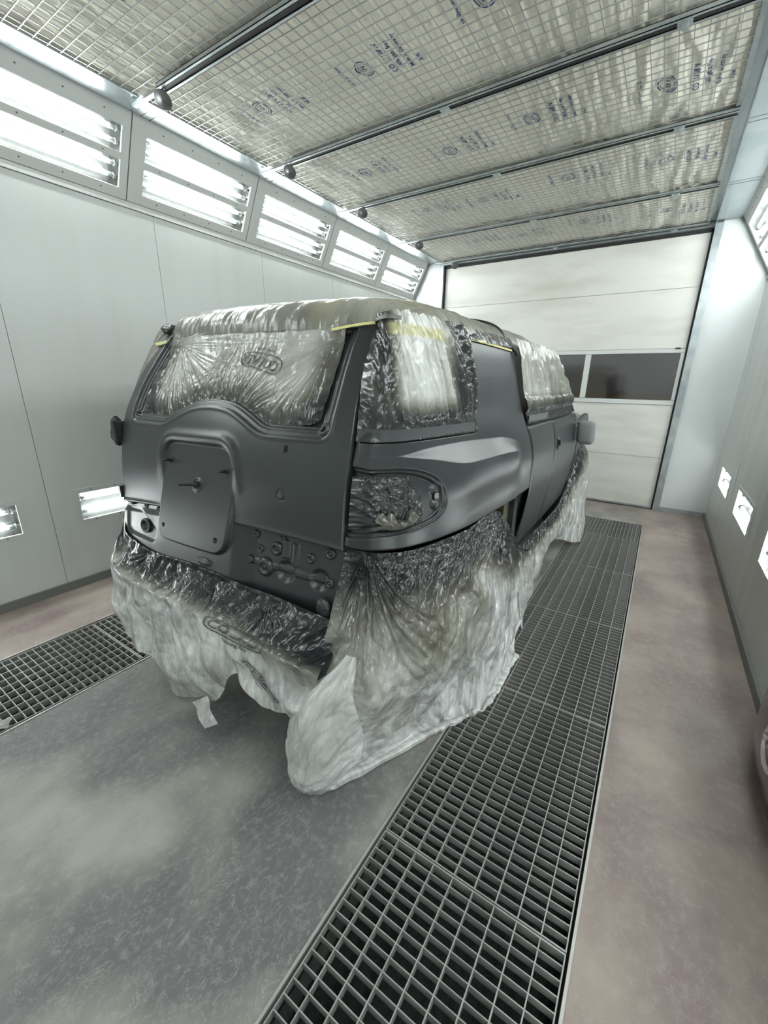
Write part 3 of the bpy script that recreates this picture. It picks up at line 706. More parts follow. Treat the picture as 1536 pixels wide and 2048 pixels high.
rim('panel_edge', PQ[:, 0], (-.05, .02, .004), paint, qp); rim('panel_edge', PQ[0], (-.02, .06, 0), paint, qp); rim('panel_edge', PQ[-1], (-.04, 0, 0), paint, qp)
panel('quarter_panel', lin(.02, 5.985, 120), None, lipw, 1.735, 0, 60, lambda S, W: quarter_h(S, W), mir=True)
def door_h(s0, s1, w0, w1):
    def f(S, W):
        X = sc(S); a = X-sc(np.full_like(S, s0)); b = sc(np.full_like(S, s1))-X
        h = -.007*(1-sm(np.minimum(a, b), 0, .009))**2
        h -= .016*(1-sm(w1-W, 0, .022))**2
        return h
    return f
for mir in (False, True):
    rd, Pr = panel('rear_door', 6.025, 6.965, .50, 1.268, 90, 120, door_h(6.025, 6.965, .5, 1.268), mir)
    def hfront(S, W):
        h = door_h(7.0, 7.93, .5, 1.262)(S, W)
        X = sc(S); d = np.hypot((X-2.20)/.045, (W-1.085)/.055); return h-.018*(1-sm(d, .6, 1.0))
    fd, Pf = panel('front_door', 7.0, 7.93, .50, 1.262, 130, 130, hfront, mir)
    if not mir:
        b = MB(); q = lambda s, w_, o: tuple(side_pt(np.array([s]), np.array([w_]), float(o))[0])
        b.box(0, 1, 0, 1, 0, 1, lambda a, c, e: q(7.055+.035*a, 1.055+.02*e, -.012+.020*c)).box(0, 1, 0, 1, 0, 1, lambda a, c, e: q(7.135+.025*a, 1.07+.035*e, -.012+.024*c))
        cpart('handle_mount', b.mesh('handle_mount', black), fd)
        for (s_, w_) in ((7.80, 1.20), (7.82, 1.165), (7.80, 1.13)):
            cpart('mirror_mount_hole', MB().tube(q(s_, w_, -.004), q(s_, w_, .002), .008, 10).mesh('mirror_mount_hole', black), fd)
    fe_, Pfe = panel('front_fender', 7.965, 9.35, lambda S: .62+.30*np.sin(np.clip((S-8.15)/1.15, 0, 1)*PI), 1.20, 80, 50, lambda S, W: -.03*(1-sm(1.20-W, 0, .03))**2, mir)
    # glasshouse side (masked glass)
    panel('side_glass', 6.0, 7.86, 1.25, 1.70, 40, 20, lambda S, W: -.02+0*S, mir, glass_dark)
    # dark jambs behind the panel gaps
    panel('door_jamb', 5.9, 8.1, .48, 1.26, 60, 20, lambda S, W: -.045+0*S, mir, black)
# sill/arch bit behind the quarter panel: exposed door post
b = MB().box(-.72, -.628, 2.40, 2.475, .42, .95); cpart('door_post', b.mesh('door_post', paint), None)
MBx = MB().box(-.80, -.66, 2.30, 2.40, .42, .95); cpart('arch_liner', MBx.mesh('arch_liner', M('arch_liner_mat', (.10, .10, .05), .6), False), None)
# hinge-side dark gap filler behind tailgate
cpart('tailgate_jamb', MB().box(CX-.68, CX+.66, 1.22, 1.27, .62, 1.24).box(CX-.62, CX+.60, 1.46, 1.50, 1.24, 1.66).mesh('tailgate_jamb', black), None)
# roof
def roof(a, b_, off=0.):
    n = a**6+np.abs(b_)**10
    # squircle-like corner rounding
    k = 1-.06*(a*a*b_*b_)**2
    u = .775*a*k; y = 2.52+1.245*b_*(1-.03*(a*a*b_*b_)**2)
    z = 1.685+.150*np.clip(1-n/ (1+.35*(a*a*b_*b_)**3), 0, 1)**.45
    y = y+(.075*u+.13*u*u)*np.clip((1-b_)/2, 0, 1)**3
    z = z-.05*sm(b_, .3, 1)
    return np.stack([CX+u, y, z+off], -1)
def warp_ax(n, k=.6):
    t = lin(-1, 1, n); return np.sin(t*PI/2)*k+t*(1-k)
A, B = np.meshgrid(warp_ax(90), warp_ax(110), indexing='ij'); cpart('roof', surf_mesh('roof', roof(A, B, -.012), paint))
# windscreen, bonnet, nose
b = MB(); v = [(-2.27, 3.74, 1.68), (-.87, 3.74, 1.68), (-.78, 4.17, 1.21), (-2.36, 4.17, 1.21)]
cpart('windscreen', mesh_np('windscreen', v+[(x, y+.02, z-.02) for x, y, z in v], [(0, 1, 2, 3), (7, 6, 5, 4), (0, 4, 5, 1), (1, 5, 6, 2), (2, 6, 7, 3), (3, 7, 4, 0)], glass_dark))
A, B = np.meshgrid(warp_ax(50), lin(0, 1, 60), indexing='ij')
Pb = np.stack([CX+.84*A, 4.16+1.30*B, 1.215-.02*B-.10*np.abs(A)**8-.25*np.clip((B-.86)/.14, 0, 1)**2-.03*(np.abs(A) < .6)*0], -1)
cpart('bonnet', surf_mesh('bonnet', Pb, paint))
A, B = np.meshgrid(warp_ax(40), lin(0, 1, 30), indexing='ij')
Pn = np.stack([CX+.90*A*(1-.05*B), 5.47-.16*np.abs(A)**4+.03*np.sin(B*PI), .45+.52*B], -1); cpart('grille_panel', surf_mesh('grille_panel', Pn, paint, flip=True))
b = MB().box(CX-.88, CX+.88, 5.34, 5.58, .42, .66); cpart('front_bumper', b.mesh('front_bumper', paint))
b = MB().box(CX-.74, CX+.74, .90, 1.02, .36, .55).box(CX-.60, CX+.60, .87, .90, .38, .54); cpart('rear_bumper', b.mesh('rear_bumper', paint_in))
b = MB().box(CX-.80, CX+.80, 1.10, 5.3, .34, .44); cpart('underbody', b.mesh('underbody', black))
b = MB().box(CX-.82, CX+.82, 2.1, 4.1, .44, 1.20); cpart('cabin_lining', b.mesh('cabin_lining', black))
cpart('cabin_lining', MB().box(CX-.66, CX+.66, 1.5, 3.6, 1.20, 1.63).box(CX-.70, CX+.70, 1.22, 2.1, .9, 1.24).mesh('cabin_lining', black))
# mirror
def rbox(name, x0, x1, y0, y1, z0, z1, r, mat, parent, seg=3, shear=0.):
    bm_ = MB().box(x0, x1, y0, y1, z0, z1); me = bm_.mesh(name, mat)
    import bmesh
    q = bmesh.new(); q.from_mesh(me); bmesh.ops.bevel(q, geom=q.edges[:], offset=r, segments=seg, profile=.5, affect='EDGES')
    if shear:
        for v in q.verts: v.co.x += shear*(v.co.z-z0)/(z1-z0)
    q.to_mesh(me); q.free(); me.polygons.foreach_set('use_smooth', np.ones(len(me.polygons), bool)); return cpart(name, me, parent)
mirr = rbox('door_mirror', -.565, -.43, 3.93, 4.06, 1.00, 1.195, .035, putty, None, shear=-.015)
rbox('mirror_foot', -.61, -.55, 3.96, 4.04, 1.03, 1.14, .015, putty, mirr)
# wheels
def wheel(x, y, sgn):
    R, Wd = .385, .25
    b = MB(); pr_ = [(.20, -Wd/2), (R-.06, -Wd/2), (R-.012, -Wd/2+.03), (R, -Wd/2+.05), (R, Wd/2-.05), (R-.012, Wd/2-.03), (R-.06, Wd/2), (.20, Wd/2)]
    b.lathe(pr_, (x, y, R), (sgn, 0, 0), 36); t = cpart('wheel', b.mesh('tyre', tyre_m, True), None)
    b = MB(); b.lathe([(.205, -Wd/2-.002), (.205, Wd/2+.002), (.19, Wd/2+.004), (.18, Wd/2-.03), (.06, Wd/2-.02), (.05, Wd/2+.005), (.02, Wd/2+.006)], (x, y, R), (sgn, 0, 0), 30)
    cpart('rim', b.mesh('rim', rim_m, True), t)
for x, sg in ((-.76, 1), (-2.38, -1)):
    for y in (1.93, 4.72): wheel(x, y, sg)
# ================================================================ masking film
def film_material(name, cols, transp, bumps=(1., 1.), rough=.22):
    m = bpy.data.materials.new(name); m.use_nodes = True; nt = m.node_tree; nt.nodes.clear(); L = nt.links.new; N = nt.nodes.new
    at = N('ShaderNodeAttribute'); at.attribute_name = 'spray'; ay = N('ShaderNodeAttribute'); ay.attribute_name = 'yellow'  # attribute holds overspray plus shade painted along the folds
    uv = N('ShaderNodeUVMap')
    def noise(sc, det=6, dist=0., rg=.6):
        mp = N('ShaderNodeMapping'); mp.inputs['Scale'].default_value = sc; n = N('ShaderNodeTexNoise'); n.inputs['Scale'].default_value = 1
        n.inputs['Detail'].default_value = det; n.inputs['Distortion'].default_value = dist; n.inputs['Roughness'].default_value = rg
        L(uv.outputs[0], mp.inputs[0]); L(mp.outputs[0], n.inputs['Vector']); return n.outputs[0]
    def mth(op, a, b_, c=None):
        x = N('ShaderNodeMath'); x.operation = op
        for i, q in enumerate((a, b_) if c is None else (a, b_, c)):
            if isinstance(q, (int, float)): x.inputs[i].default_value = q
            else: L(q, x.inputs[i])
        return x.outputs[0]
    n1 = noise((4, 4, 1), 5)
    f = mth('ADD', at.outputs['Fac'], mth('MULTIPLY', mth('SUBTRACT', n1, .5), .42))
    cr_ = N('ShaderNodeValToRGB'); el = cr_.color_ramp.elements
    el[0].position = cols[0][0]; el[0].color = (*cols[0][1], 1); el[1].position = cols[-1][0]; el[1].color = (*cols[-1][1], 1)
    for p, c in cols[1:-1]: e = el.new(p); e.color = (*c, 1)
    L(f, cr_.inputs[0])
    mx = N('ShaderNodeMix'); mx.data_type = 'RGBA'; L(ay.outputs['Fac'], mx.inputs[0]); L(cr_.outputs[0], mx.inputs[6]); mx.inputs[7].default_value = (.58, .55, .28, 1)
    pb = N('ShaderNodeBsdfPrincipled'); L(mx.outputs[2], pb.inputs['Base Color']); pb.inputs['Roughness'].default_value = rough; pb.inputs['Specular IOR Level'].default_value = .6; pb.inputs['Coat Weight'].default_value = .25; pb.inputs['Coat Roughness'].default_value = .12
    def voro(sc, dist):
        mp = N('ShaderNodeMapping'); mp.inputs['Scale'].default_value = sc; L(uv.outputs[0], mp.inputs[0])
        nz = N('ShaderNodeTexNoise'); nz.inputs['Scale'].default_value = .8; nz.inputs['Detail'].default_value = 3; L(mp.outputs[0], nz.inputs['Vector'])
        va = N('ShaderNodeVectorMath'); va.operation = 'SCALE'; va.inputs['Scale'].default_value = dist; L(nz.outputs[1], va.inputs[0])
        vb = N('ShaderNodeVectorMath'); vb.operation = 'ADD'; L(mp.outputs[0], vb.inputs[0]); L(va.outputs[0], vb.inputs[1])
        v = N('ShaderNodeTexVoronoi'); v.inputs['Scale'].default_value = 1; L(vb.outputs[0], v.inputs['Vector']); return v.outputs['Distance']
    hh = mth('ADD', mth('MULTIPLY', voro((7, 4.5, 1), 1.6), bumps[0]*.030), mth('MULTIPLY', voro((24, 17, 1), 1.4), bumps[1]*.0075))
    bp = N('ShaderNodeBump'); bp.inputs['Strength'].default_value = .85; bp.inputs['Distance'].default_value = 1.0
    L(hh, bp.inputs['Height']); L(bp.outputs[0], pb.inputs['Normal'])
    tr = N('ShaderNodeBsdfTranslucent'); L(mx.outputs[2], tr.inputs[0]); L(bp.outputs[0], tr.inputs['Normal'])
    s1 = N('ShaderNodeMixShader'); s1.inputs[0].default_value = .22; L(pb.outputs[0], s1.inputs[1]); L(tr.outputs[0], s1.inputs[2])
    tp = N('ShaderNodeBsdfTransparent'); s2 = N('ShaderNodeMixShader')
    st = N('ShaderNodeMapRange'); st.inputs[1].default_value = .40; st.inputs[2].default_value = .62; st.inputs[3].default_value = 1.2; st.inputs[4].default_value = .10
    L(noise((13, 4, 1), 7, 1.2, .68), st.inputs[0])
    fac = mth('MULTIPLY', mth('MULTIPLY', mth('SUBTRACT', 1.0, mth('MULTIPLY', at.outputs['Fac'], 1.5)), transp), st.outputs[0]); fac = mth('MINIMUM', mth('MAXIMUM', fac, 0.0), .8)
    L(fac, s2.inputs[0]); L(s1.outputs[0], s2.inputs[1]); L(tp.outputs[0], s2.inputs[2])
    o = N('ShaderNodeOutputMaterial'); L(s2.outputs[0], o.inputs[0]); return m
FC = [(0., (.90, .91, .90)), (.28, (.42, .415, .37)), (.55, (.155, .15, .128)), (.85, (.04, .043, .043)), (1., (.024, .027, .029))]
film_m = film_material('masking_film', FC, .38, (1.6, 1.2), .20)
film_tight = film_material('taut_masking_film', FC, .10, (.6, 1.1), .24)
def fold(X, Y, ax, ay, k, amp, reach, seed=0, r0=.03, dirn=None, spread=1.2):
    r = np.hypot(X-ax, Y-ay); th = np.arctan2(Y-ay, X-ax)
    f = ridge(th*k, r*1.5+seed, 2, seed)*amp*sm(r, 0, r0)*np.exp(-r/reach)*np.minimum(r/.12, 1)
    if dirn is not None:
        d = np.abs((th-dirn+PI) % (2*PI)-PI); f = f*(1-sm(d, spread*.6, spread))
    return f
def sheet(name, label, P, spray, uvw, mat=None, wr=None, yellow=None, group='plastic masking film on the car', cat='masking film'):
    n = normals(P)
    if wr is not None: P = P+n*wr[..., None]
    UV = np.stack(uvw, -1)
    c = P.reshape(-1, 3).mean(0); c[2] = P[..., 2].min()
    me = surf_mesh(name, P-c, mat or film_m, uv=UV, attrs={'spray': spray, 'yellow': np.zeros_like(spray) if yellow is None else yellow})
    o = link(name, me, None, tuple(c)); tag(o, label, cat, group); o['kind'] = 'thing'
    return o, P
def ctrl(rows, nr, nc, colpos=None):
    """interpolate control rows (R x C x 3) to a dense grid nr (down) x nc (along) ; returns (along, down)"""
    Rr = np.array(rows, float); R, Cn, _ = Rr.shape
    tc = np.arange(Cn) if colpos is None else np.asarray(colpos, float); xs = lin(tc[0], tc[-1], nc)
    T = np.stack([np.stack([pchip_cr(tc, Rr[i, :, k], xs) for k in range(3)], -1) for i in range(R)], 0)
    ys = lin(0, R-1, nr); out = np.empty((nr, nc, 3))
    for k in range(3):
        out[:, :, k] = cr_axis(T[:, :, k], ys)
    return out.transpose(1, 0, 2)
def pchip_cr(xk, yk, x): return cr_axis(np.asarray(yk, float)[:, None], np.interp(x, xk, np.arange(len(xk))))[:, 0]
def cr_axis(Y, x):
    n = len(Y); i = np.clip(np.floor(x).astype(int), 0, n-2); t = (x-i)[:, None]
    g = lambda j: Y[np.clip(j, 0, n-1)]
    p0, p1, p2, p3 = g(i-1), g(i), g(i+1), g(i+2); p0 = np.where((i == 0)[:, None], 2*p1-p2, p0); p3 = np.where((i == n-2)[:, None], 2*p2-p1, p3)
    return .5*((2*p1)+(-p0+p2)*t+(2*p0-5*p1+4*p2-p3)*t*t+(-p0+3*p1-3*p2+p3)*t**3)
# printed mark on the film, wrapped on a displaced grid
mark_ink = M('film_print', (.07, .072, .07), .5)
def mark_geo():
    v, f = text_mesh('COLAD', .10); v = [(p[0]+.02*p[1]/.1, p[1]) for p in v]; F = [tuple(q) for q in f]
    n = 28
    for (hx, hy, wd) in ((.20, .062, .010), ):
        k = len(v)
        for i in range(n):
            a = 2*PI*i/n; c, s = math.cos(a), math.sin(a)
            sx = math.copysign(abs(c)**.45, c); sy = math.copysign(abs(s)**.6, s)
            v.append((hx*sx, hy*sy)); v.append(((hx-wd)*sx, (hy-wd)*sy))
        for i in range(n): j = (i+1) % n; F.append((k+2*i, k+2*j, k+2*j+1, k+2*i+1))
    t, g = text_mesh('masking film', .035); k = len(v); v += [(p[0], p[1]-.088) for p in t]; F += [tuple(k+i for i in q) for q in g]
    return np.array(v), F
MV, MF = mark_geo()
def mark(o, P, X, Y, cx, cy, ang, size, sgn=1):
    """X, Y: metric coordinates of the grid P ; placed at cx, cy"""
    c, s = math.cos(ang), math.sin(ang); q = MV*size; x = cx+c*q[:, 0]-s*q[:, 1]; y = cy+s*q[:, 0]+c*q[:, 1]
    gx = X[:, 0] if X[-1, 0] != X[0, 0] else X[:, X.shape[1]//2]; gy = Y[0, :] if Y[0, -1] != Y[0, 0] else Y[Y.shape[0]//2, :]
    fi = np.interp(x, gx, np.arange(len(gx))) if gx[-1] > gx[0] else np.interp(-x, -gx, np.arange(len(gx)))
    fj = np.interp(y, gy, np.arange(len(gy))) if gy[-1] > gy[0] else np.interp(-y, -gy, np.arange(len(gy)))
    ii = np.clip(fi.astype(int), 0, P.shape[0]-2); jj = np.clip(fj.astype(int), 0, P.shape[1]-2); ta = (fi-ii)[:, None]; tb = (fj-jj)[:, None]
    nn = normals(P); G = P+nn*.0035*sgn
    p = G[ii, jj]*(1-ta)*(1-tb)+G[ii+1, jj]*ta*(1-tb)+G[ii, jj+1]*(1-ta)*tb+G[ii+1, jj+1]*ta*tb
    oo = link('printed_mark', mesh_np('printed_mark', p-np.array(o.location), MF, mark_ink), o); oo['kind'] = 'stuff'
# --- rear window film
na, nb = 300, 190
A, T = np.meshgrid(lin(-1, 1, na), lin(0, 1, nb), indexing='ij')
Wb = pchip([-1, -.62, -.42, -.22, 0, .22, .42, .6, 1], [1.338, 1.338, 1.372, 1.415, 1.428, 1.415, 1.372, 1.338, 1.336], A)
hwid = lambda w: pchip([1.33, 1.5, 1.75], [.545, .535, .50], w)
Wt = 1.752; W = Wb*(1-T)+Wt*T; corner = np.abs(A)**8*(1-T)**6
U = hwid(W)*A*(1-.04*corner); W = W+.03*corner
h = -.034+.016*sm(T, 0, .2)+.030*sm(W, 1.62, 1.72)
wrk = fold(U, W, -.44, 1.655, 9, .016, .5, 1, dirn=-.6, spread=1.2)+fold(U, W, .47, 1.65, 8, .013, .35, 2, dirn=-2.3, spread=1.1)+fold(U, W, .10, 1.34, 9, .014, .22, 3, dirn=1.5, spread=1.5)\
    +fold(U, W, -.02, 1.70, 10, .012, .25, 4, dirn=-1.55, spread=.9)+.004*ridge(U*6, W*6, 2, 5)*(.3+.7*sm(T, 0, .1))+.009*ridge(U*22, W*4, 2, 6)*(1-sm(T, .02, .30))+.010*ridge(W*18, U*5, 2, 7)*sm(np.abs(A), .8, .97)
spray = -9.*np.clip(wrk, -.02, .014)+.34+.50*(1-sm(T, .0, .38))+.45*sm(np.abs(A), .72, .98)*(1-.6*sm(T, .5, 1))-.12*sm(W, 1.6, 1.7)  # overspray, with shade painted into the film's fold valleys
fo, PF = sheet('masking_film', 'crinkled translucent film with a printed mark over the rear window', rear_pt(U, W, h), np.clip(spray, 0, 1), (U, W), film_tight, wrk*.8)
mark(fo, PF, U, W, .17, 1.545, PI, .60)
# --- roof film
na, nb = 260, 320
A, B = np.meshgrid(warp_ax(na, .5), warp_ax(nb, .5), indexing='ij'); P = roof(A, B, .004)
X = .775*A; Y = 1.245*B
wrk = .006*ridge(X*5, Y*3+.8*fbm(X*2, Y*2, 2, 8), 3, 9)+.010*ridge(Y*9+X*2, X*2, 2, 10)*sm(A, .62, .95)+.004*ridge(X*16, Y*3, 2, 12)*sm(-B, .80, .97)
wrk = wrk*.8
spray = .26+.20*sm(A, .70, .97)*(.5+.5*fbm(X*4, Y*3, 2, 14))+.18*sm(-B, .9, 1)
yel = .55*np.exp(-((X-.62)**2/.008+(Y+1.0)**2/.012))+.45*np.exp(-((X-.40)**2/.004+(Y+1.15)**2/.006))
sheet('masking_film', 'wrinkled cream film draped over the whole car roof', P, np.clip(spray, 0, 1), (X, Y), film_tight, wrk, np.clip(yel, 0, 1))
# --- quarter window film
na, nb = 260, 240
sl_ = np.interp(lin(0, 1, na), lin(0, 1, 40), np.interp(lin(.0, sc(np.array(4.74)), 40), sc(lin(0, 6, 300)), lin(0, 6, 300)))
S, T = np.meshgrid(sl_, lin(0, 1, nb), indexing='ij'); S = np.clip(S, .04, 4.74)
W = pchip([0, 2.4, 4.74], [1.297, 1.297, 1.285], S)*(1-T)+1.725*T; X = sc(S)
h = .004+.010*sm(T, .15, .4)
qd = X+(.55-.5*X)*(W-1.3)
pl = ridge(qd*15+.5*fbm(X*5, W*4, 2, 20), W*1.2, 2, 21)
tp = sm(W, 1.345, 1.38)
wrk = .019*pl*tp*(.35+.65*sm(X, .12, .25))+.005*ridge(X*9, W*9, 3, 22)*tp+.0025*ridge(X*20, W*20, 2, 23)+.010*ridge(X*10, W*14, 3, 24)*sm(X, sc(np.array(4.1)), sc(np.array(4.6)))*sm(W, 1.35, 1.42)
spray = .26*np.clip(.25-pl, -.5, 1)*tp+.92-.72*bump(W, 1.35, 1.80, .10)*sm(X, .07, .20)*(1-sm(X, sc(np.array(3.95)), sc(np.array(4.35))))  # pleat valleys darkened as painted shade, on top of the overspray
yel = .85*bump(W, 1.640, 1.690, .012)*bump(X, .08, .62, .05)*(1-.4*fbm(X*10, W*10, 2, 25))
sheet('masking_film', 'pleated film over the quarter window, dark tape along its bottom', side_pt(S, W, h), np.clip(spray, 0, 1), (X, W), film_tight, wrk, np.clip(yel, 0, 1))
# film over C pillar top up to the roof line
S, T = np.meshgrid(lin(4.55, 6.0, 90), lin(0, 1, 40), indexing='ij'); X = sc(S)
W = 1.682*(1-T)+1.735*T; wrk = .006*ridge(X*8+W*6, W*8, 3, 26); spray = .55+.35*(1-T)+.2*fbm(X*5, W*8, 2, 27)
sheet('masking_film', 'grey sprayed film strip above the rear pillar panel', side_pt(S, W, .008), np.clip(spray, 0, 1), (X, W), film_tight, wrk)
# --- door windows film
na, nb = 260, 170
A, T = np.meshgrid(lin(0, 1, na), lin(0, 1, nb), indexing='ij'); W = 1.272*(1-T)+1.725*T
S0 = 6.02; S1 = pchip([1.27, 1.40, 1.60, 1.73], [7.87, 7.80, 7.60, 7.42], W); S = S0+(S1-S0)*A; X = sc(S)
h = .006+.012*sm(W, 1.33, 1.4)
tp = sm(W, 1.325, 1.36)
wrk = .018*ridge(X*9+.5*fbm(X*4, W*5, 2, 30), W*1.3, 2, 31)*tp+.005*ridge(X*9, W*9, 2, 32)*tp+.014*ridge(X*30, W*4, 1, 33)*bump(W, 1.325, 1.42, .03)
spray = -8.*np.clip(wrk, -.02, .02)+.32+.55*(1-sm(W, 1.33, 1.46))+.14*sm(A, .45, .6)*(1-sm(W, 1.66, 1.70))  # overspray plus painted shade in the pleat valleys
sheet('masking_film', 'pleated film over the side door windows', side_pt(S, W, h), np.clip(spray, 0, 1), (X, W), film_tight, wrk)
for mir_s0, mir_s1, w0, w1, lab in ((.1, 4.7, 1.30, 1.72, 'film over the far side quarter window, hidden from view'), (6.02, 7.8, 1.28, 1.72, 'film over the far side door windows, hidden from view')):
    S, W = np.meshgrid(lin(mir_s0, mir_s1, 80), lin(w0, w1, 50), indexing='ij'); X = sc(S)
    P = side_pt(S, W, .012, True)[::-1]; sheet('masking_film', lab, P, .4+0*X, (X, W), film_tight, .008*ridge(X*12, W*2, 2, 35))
P = np.array([[np.array([-2.27, 3.73, 1.69])*(1-a)*(1-t)+np.array([-.87, 3.73, 1.69])*a*(1-t)+np.array([-2.36, 4.2, 1.235])*(1-a)*t+np.array([-.78, 4.2, 1.235])*a*t for t in lin(0, 1, 40)] for a in lin(0, 1, 80)])
P[..., 1] += .03; A, T = np.meshgrid(lin(0, 1.5, 80), lin(0, .6, 40), indexing='ij')
sheet('masking_film', 'film over the windscreen on the far side of the car', P, .3+0*A, (A, T), film_tight, .008*ridge(A*9, T*4, 2, 36))
# bonnet film
A, B = np.meshgrid(lin(-1, 1, 90), lin(0, 1, 70), indexing='ij'); P = np.stack([CX+.86*A, 4.24+1.22*B, 1.235-.02*B-.10*np.abs(A)**8-.27*np.clip((B-.86)/.14, 0, 1)**2], -1)
sheet('masking_film', 'loose film over the bonnet behind the windscreen', P, .25+0*A, (A, B), film_m, .01*ridge(A*4, B*4, 3, 37))
# --- tail lamp pocket film
na, nb = 150, 120
A, T = np.meshgrid(lin(0, 1, na), lin(0, 1, nb), indexing='ij')
X = .004+.30*A; W = (.985+.010*np.sin(A*5))*(1-T)+1.178*T+.004*np.sin(A*9)
X = X-.03*A*np.abs(2*T-1)**3
S = np.interp(X, sc(lin(0, 6, 600)), lin(0, 6, 600))
cr1 = ridge(X*9+2*fbm(X*6, W*6, 2, 40), W*9, 3, 41)
h = -.024*sm(X, .0, .02)+.0*X
wrk = .011*cr1*sm(np.minimum(np.minimum(A, 1-A), np.minimum(T, 1-T)), 0, .08)+.006*ridge(X*25, W*25, 2, 42)
spray = .92-.06*cr1
sheet('masking_film', 'crumpled dark film filling the tail lamp recess', side_pt(S, W, h), np.clip(spray, 0, 1), (X, W), film_tight, wrk)
A, T = np.meshgrid(lin(0, 1, 70), lin(0, 1, 40), indexing='ij'); X = .06+.17*A+.01*np.sin(T*6); W = 1.0-.010*np.sin(A*PI*1.3)+(.034+.020*np.sin(A*7)+.006*np.sin(A*23))*T
S = np.interp(X, sc(lin(0, 6, 600)), lin(0, 6, 600))
sheet('film_scrap', 'torn pale film scrap at the bottom of the tail lamp recess', side_pt(S, W, -.004+.016*T*(1-T)*4), .50+.2*T, (X, W), film_tight, .010*ridge(X*22, W*22, 2, 44), cat='film scrap')
# --- rear skirt film over the bumper
cols = [-2.46, -2.40, -2.33, -2.22, -2.08, -1.94, -1.80, -1.64, -1.46, -1.30, -1.14, -.98, -.87, -.795]
def topw(u): return pchip([-.75, -.70, -.635, -.39, 0, .24, .44, .62, .69], [.87, .78, .738, .70, .715, .69, .672, .635, .62], u)
r0 = []; r1 = []; r2 = []; r3 = []; r4 = []; r5 = []
hem = lambda x: float(pchip([-2.5, -2.25, -2.08, -1.93, -1.86, -1.72, -1.56, -1.44, -1.27, -1.15, -.95, -.86], [.35, .20, .18, .17, .07, .025, .07, .14, .36, .30, .31, .34], np.array(x)))
for i, x in enumerate(cols):
    u = x-CX
    if i == 0: r0.append((-2.50, 1.55, .86)); r1.append((-2.53, 1.5, .72)); r2.append((-2.55, 1.45, .55)); r3.append((-2.54, 1.42, .42)); r4.append((-2.52, 1.40, .3)); r5.append((-2.50, 1.40, .2)); continue
    if i == 1: r0.append((-2.34, 1.08, .90)); r1.append((-2.38, 1.03, .72)); r2.append((-2.40, .96, .55)); r3.append((-2.40, .94, .42)); r4.append((-2.38, .95, .3)); r5.append((-2.36, .97, .19)); continue
    uu = np.clip(u, -.72, .684); t = on_rear(uu, float(topw(np.array(uu))), .006-.035*max(0, min(1, (.70-float(topw(np.array(uu))))/.12))**1.2)
    if i == 2: t = np.array([-2.285, 1.03, .875])
    r0.append(tuple(t)); xr = x if i > 2 else -2.29
    yb = .835+.05*max(0, (-2.15-x)/.15)
    r1.append((.5*t[0]+.5*xr, .5*t[1]+.5*yb, t[2]*.42+.555*.58+.0)); r2.append((xr, yb, .553)); r3.append((xr+.01, yb-.022, .45))
    hz = hem(xr); r4.append((xr+.02, yb-.025+.02*math.sin(x*9), (.45+hz)/2)); r5.append((xr+.03, yb+.0+.03*math.sin(x*7), hz))
P = ctrl([r0, r1, r2, r3, r4, r5], 210, 360, cols)
n0, n1 = P.shape[:2]; Xm = P[..., 0]; V = np.cumsum(np.concatenate([np.zeros((n0, 1)), np.linalg.norm(np.diff(P, axis=1), axis=-1)], 1), 1); D = V/V.max(1, keepdims=True)
rr = np.linspace(0, 5, n1)[None, :]+0*V
wrk = .022*ridge(Xm*5+.6*fbm(Xm*2, V*2, 2, 50), V*1.2, 1, 51)*sm(rr, 0, 1)+.010*ridge(Xm*11+V*6, V*4, 1, 52)*(1-sm(rr, 1.0, 2.2))*sm(rr, 0, .25)+.007*ridge(Xm*6, V*6, 1, 53)*sm(rr, 0, .4)
wrk = wrk*(1-.8*np.exp(-((rr-2)/.25)**2))
for ax_ in (-1.95, -1.55, -1.2): wrk += fold(Xm, -V, ax_, 0, 7, .012, .16, int(-ax_*10), dirn=-1.57, spread=1.3)
spray = -4.*np.clip(wrk, -.03, .03)*(1-.5*sm(rr, 3, 5))+.92*(1-sm(rr, .9, 2.3))+.10*(1-sm(rr, 2, 3.5))+.30*sm(Xm, -1.35, -.95)*(1-sm(rr, 2, 3.4))+.08*fbm(Xm*5, V*5, 3, 54)  # overspray from the top, plus painted shading that follows the folds
fo, PS = sheet('masking_film', 'film skirt over the rear bumper, sprayed dark along its top', P, np.clip(spray, 0, 1), (Xm*1.0, V), film_m, wrk)
def mark_at(o, P, ci, cj, ang, size, su, sv):
    X = (np.arange(P.shape[0])[:, None]-ci)*su+0*P[..., 0]; Y = -(np.arange(P.shape[1])[None, :]-cj)*sv+0*P[..., 0]
    mark(o, P, X, Y, 0, 0, ang, size, -1)
su = 1.62/360; sv = .85/210
mark_at(fo, PS, 262, 84, 0, .85, su, sv); mark_at(fo, PS, 292, 150, -1.0, .7, su, sv)
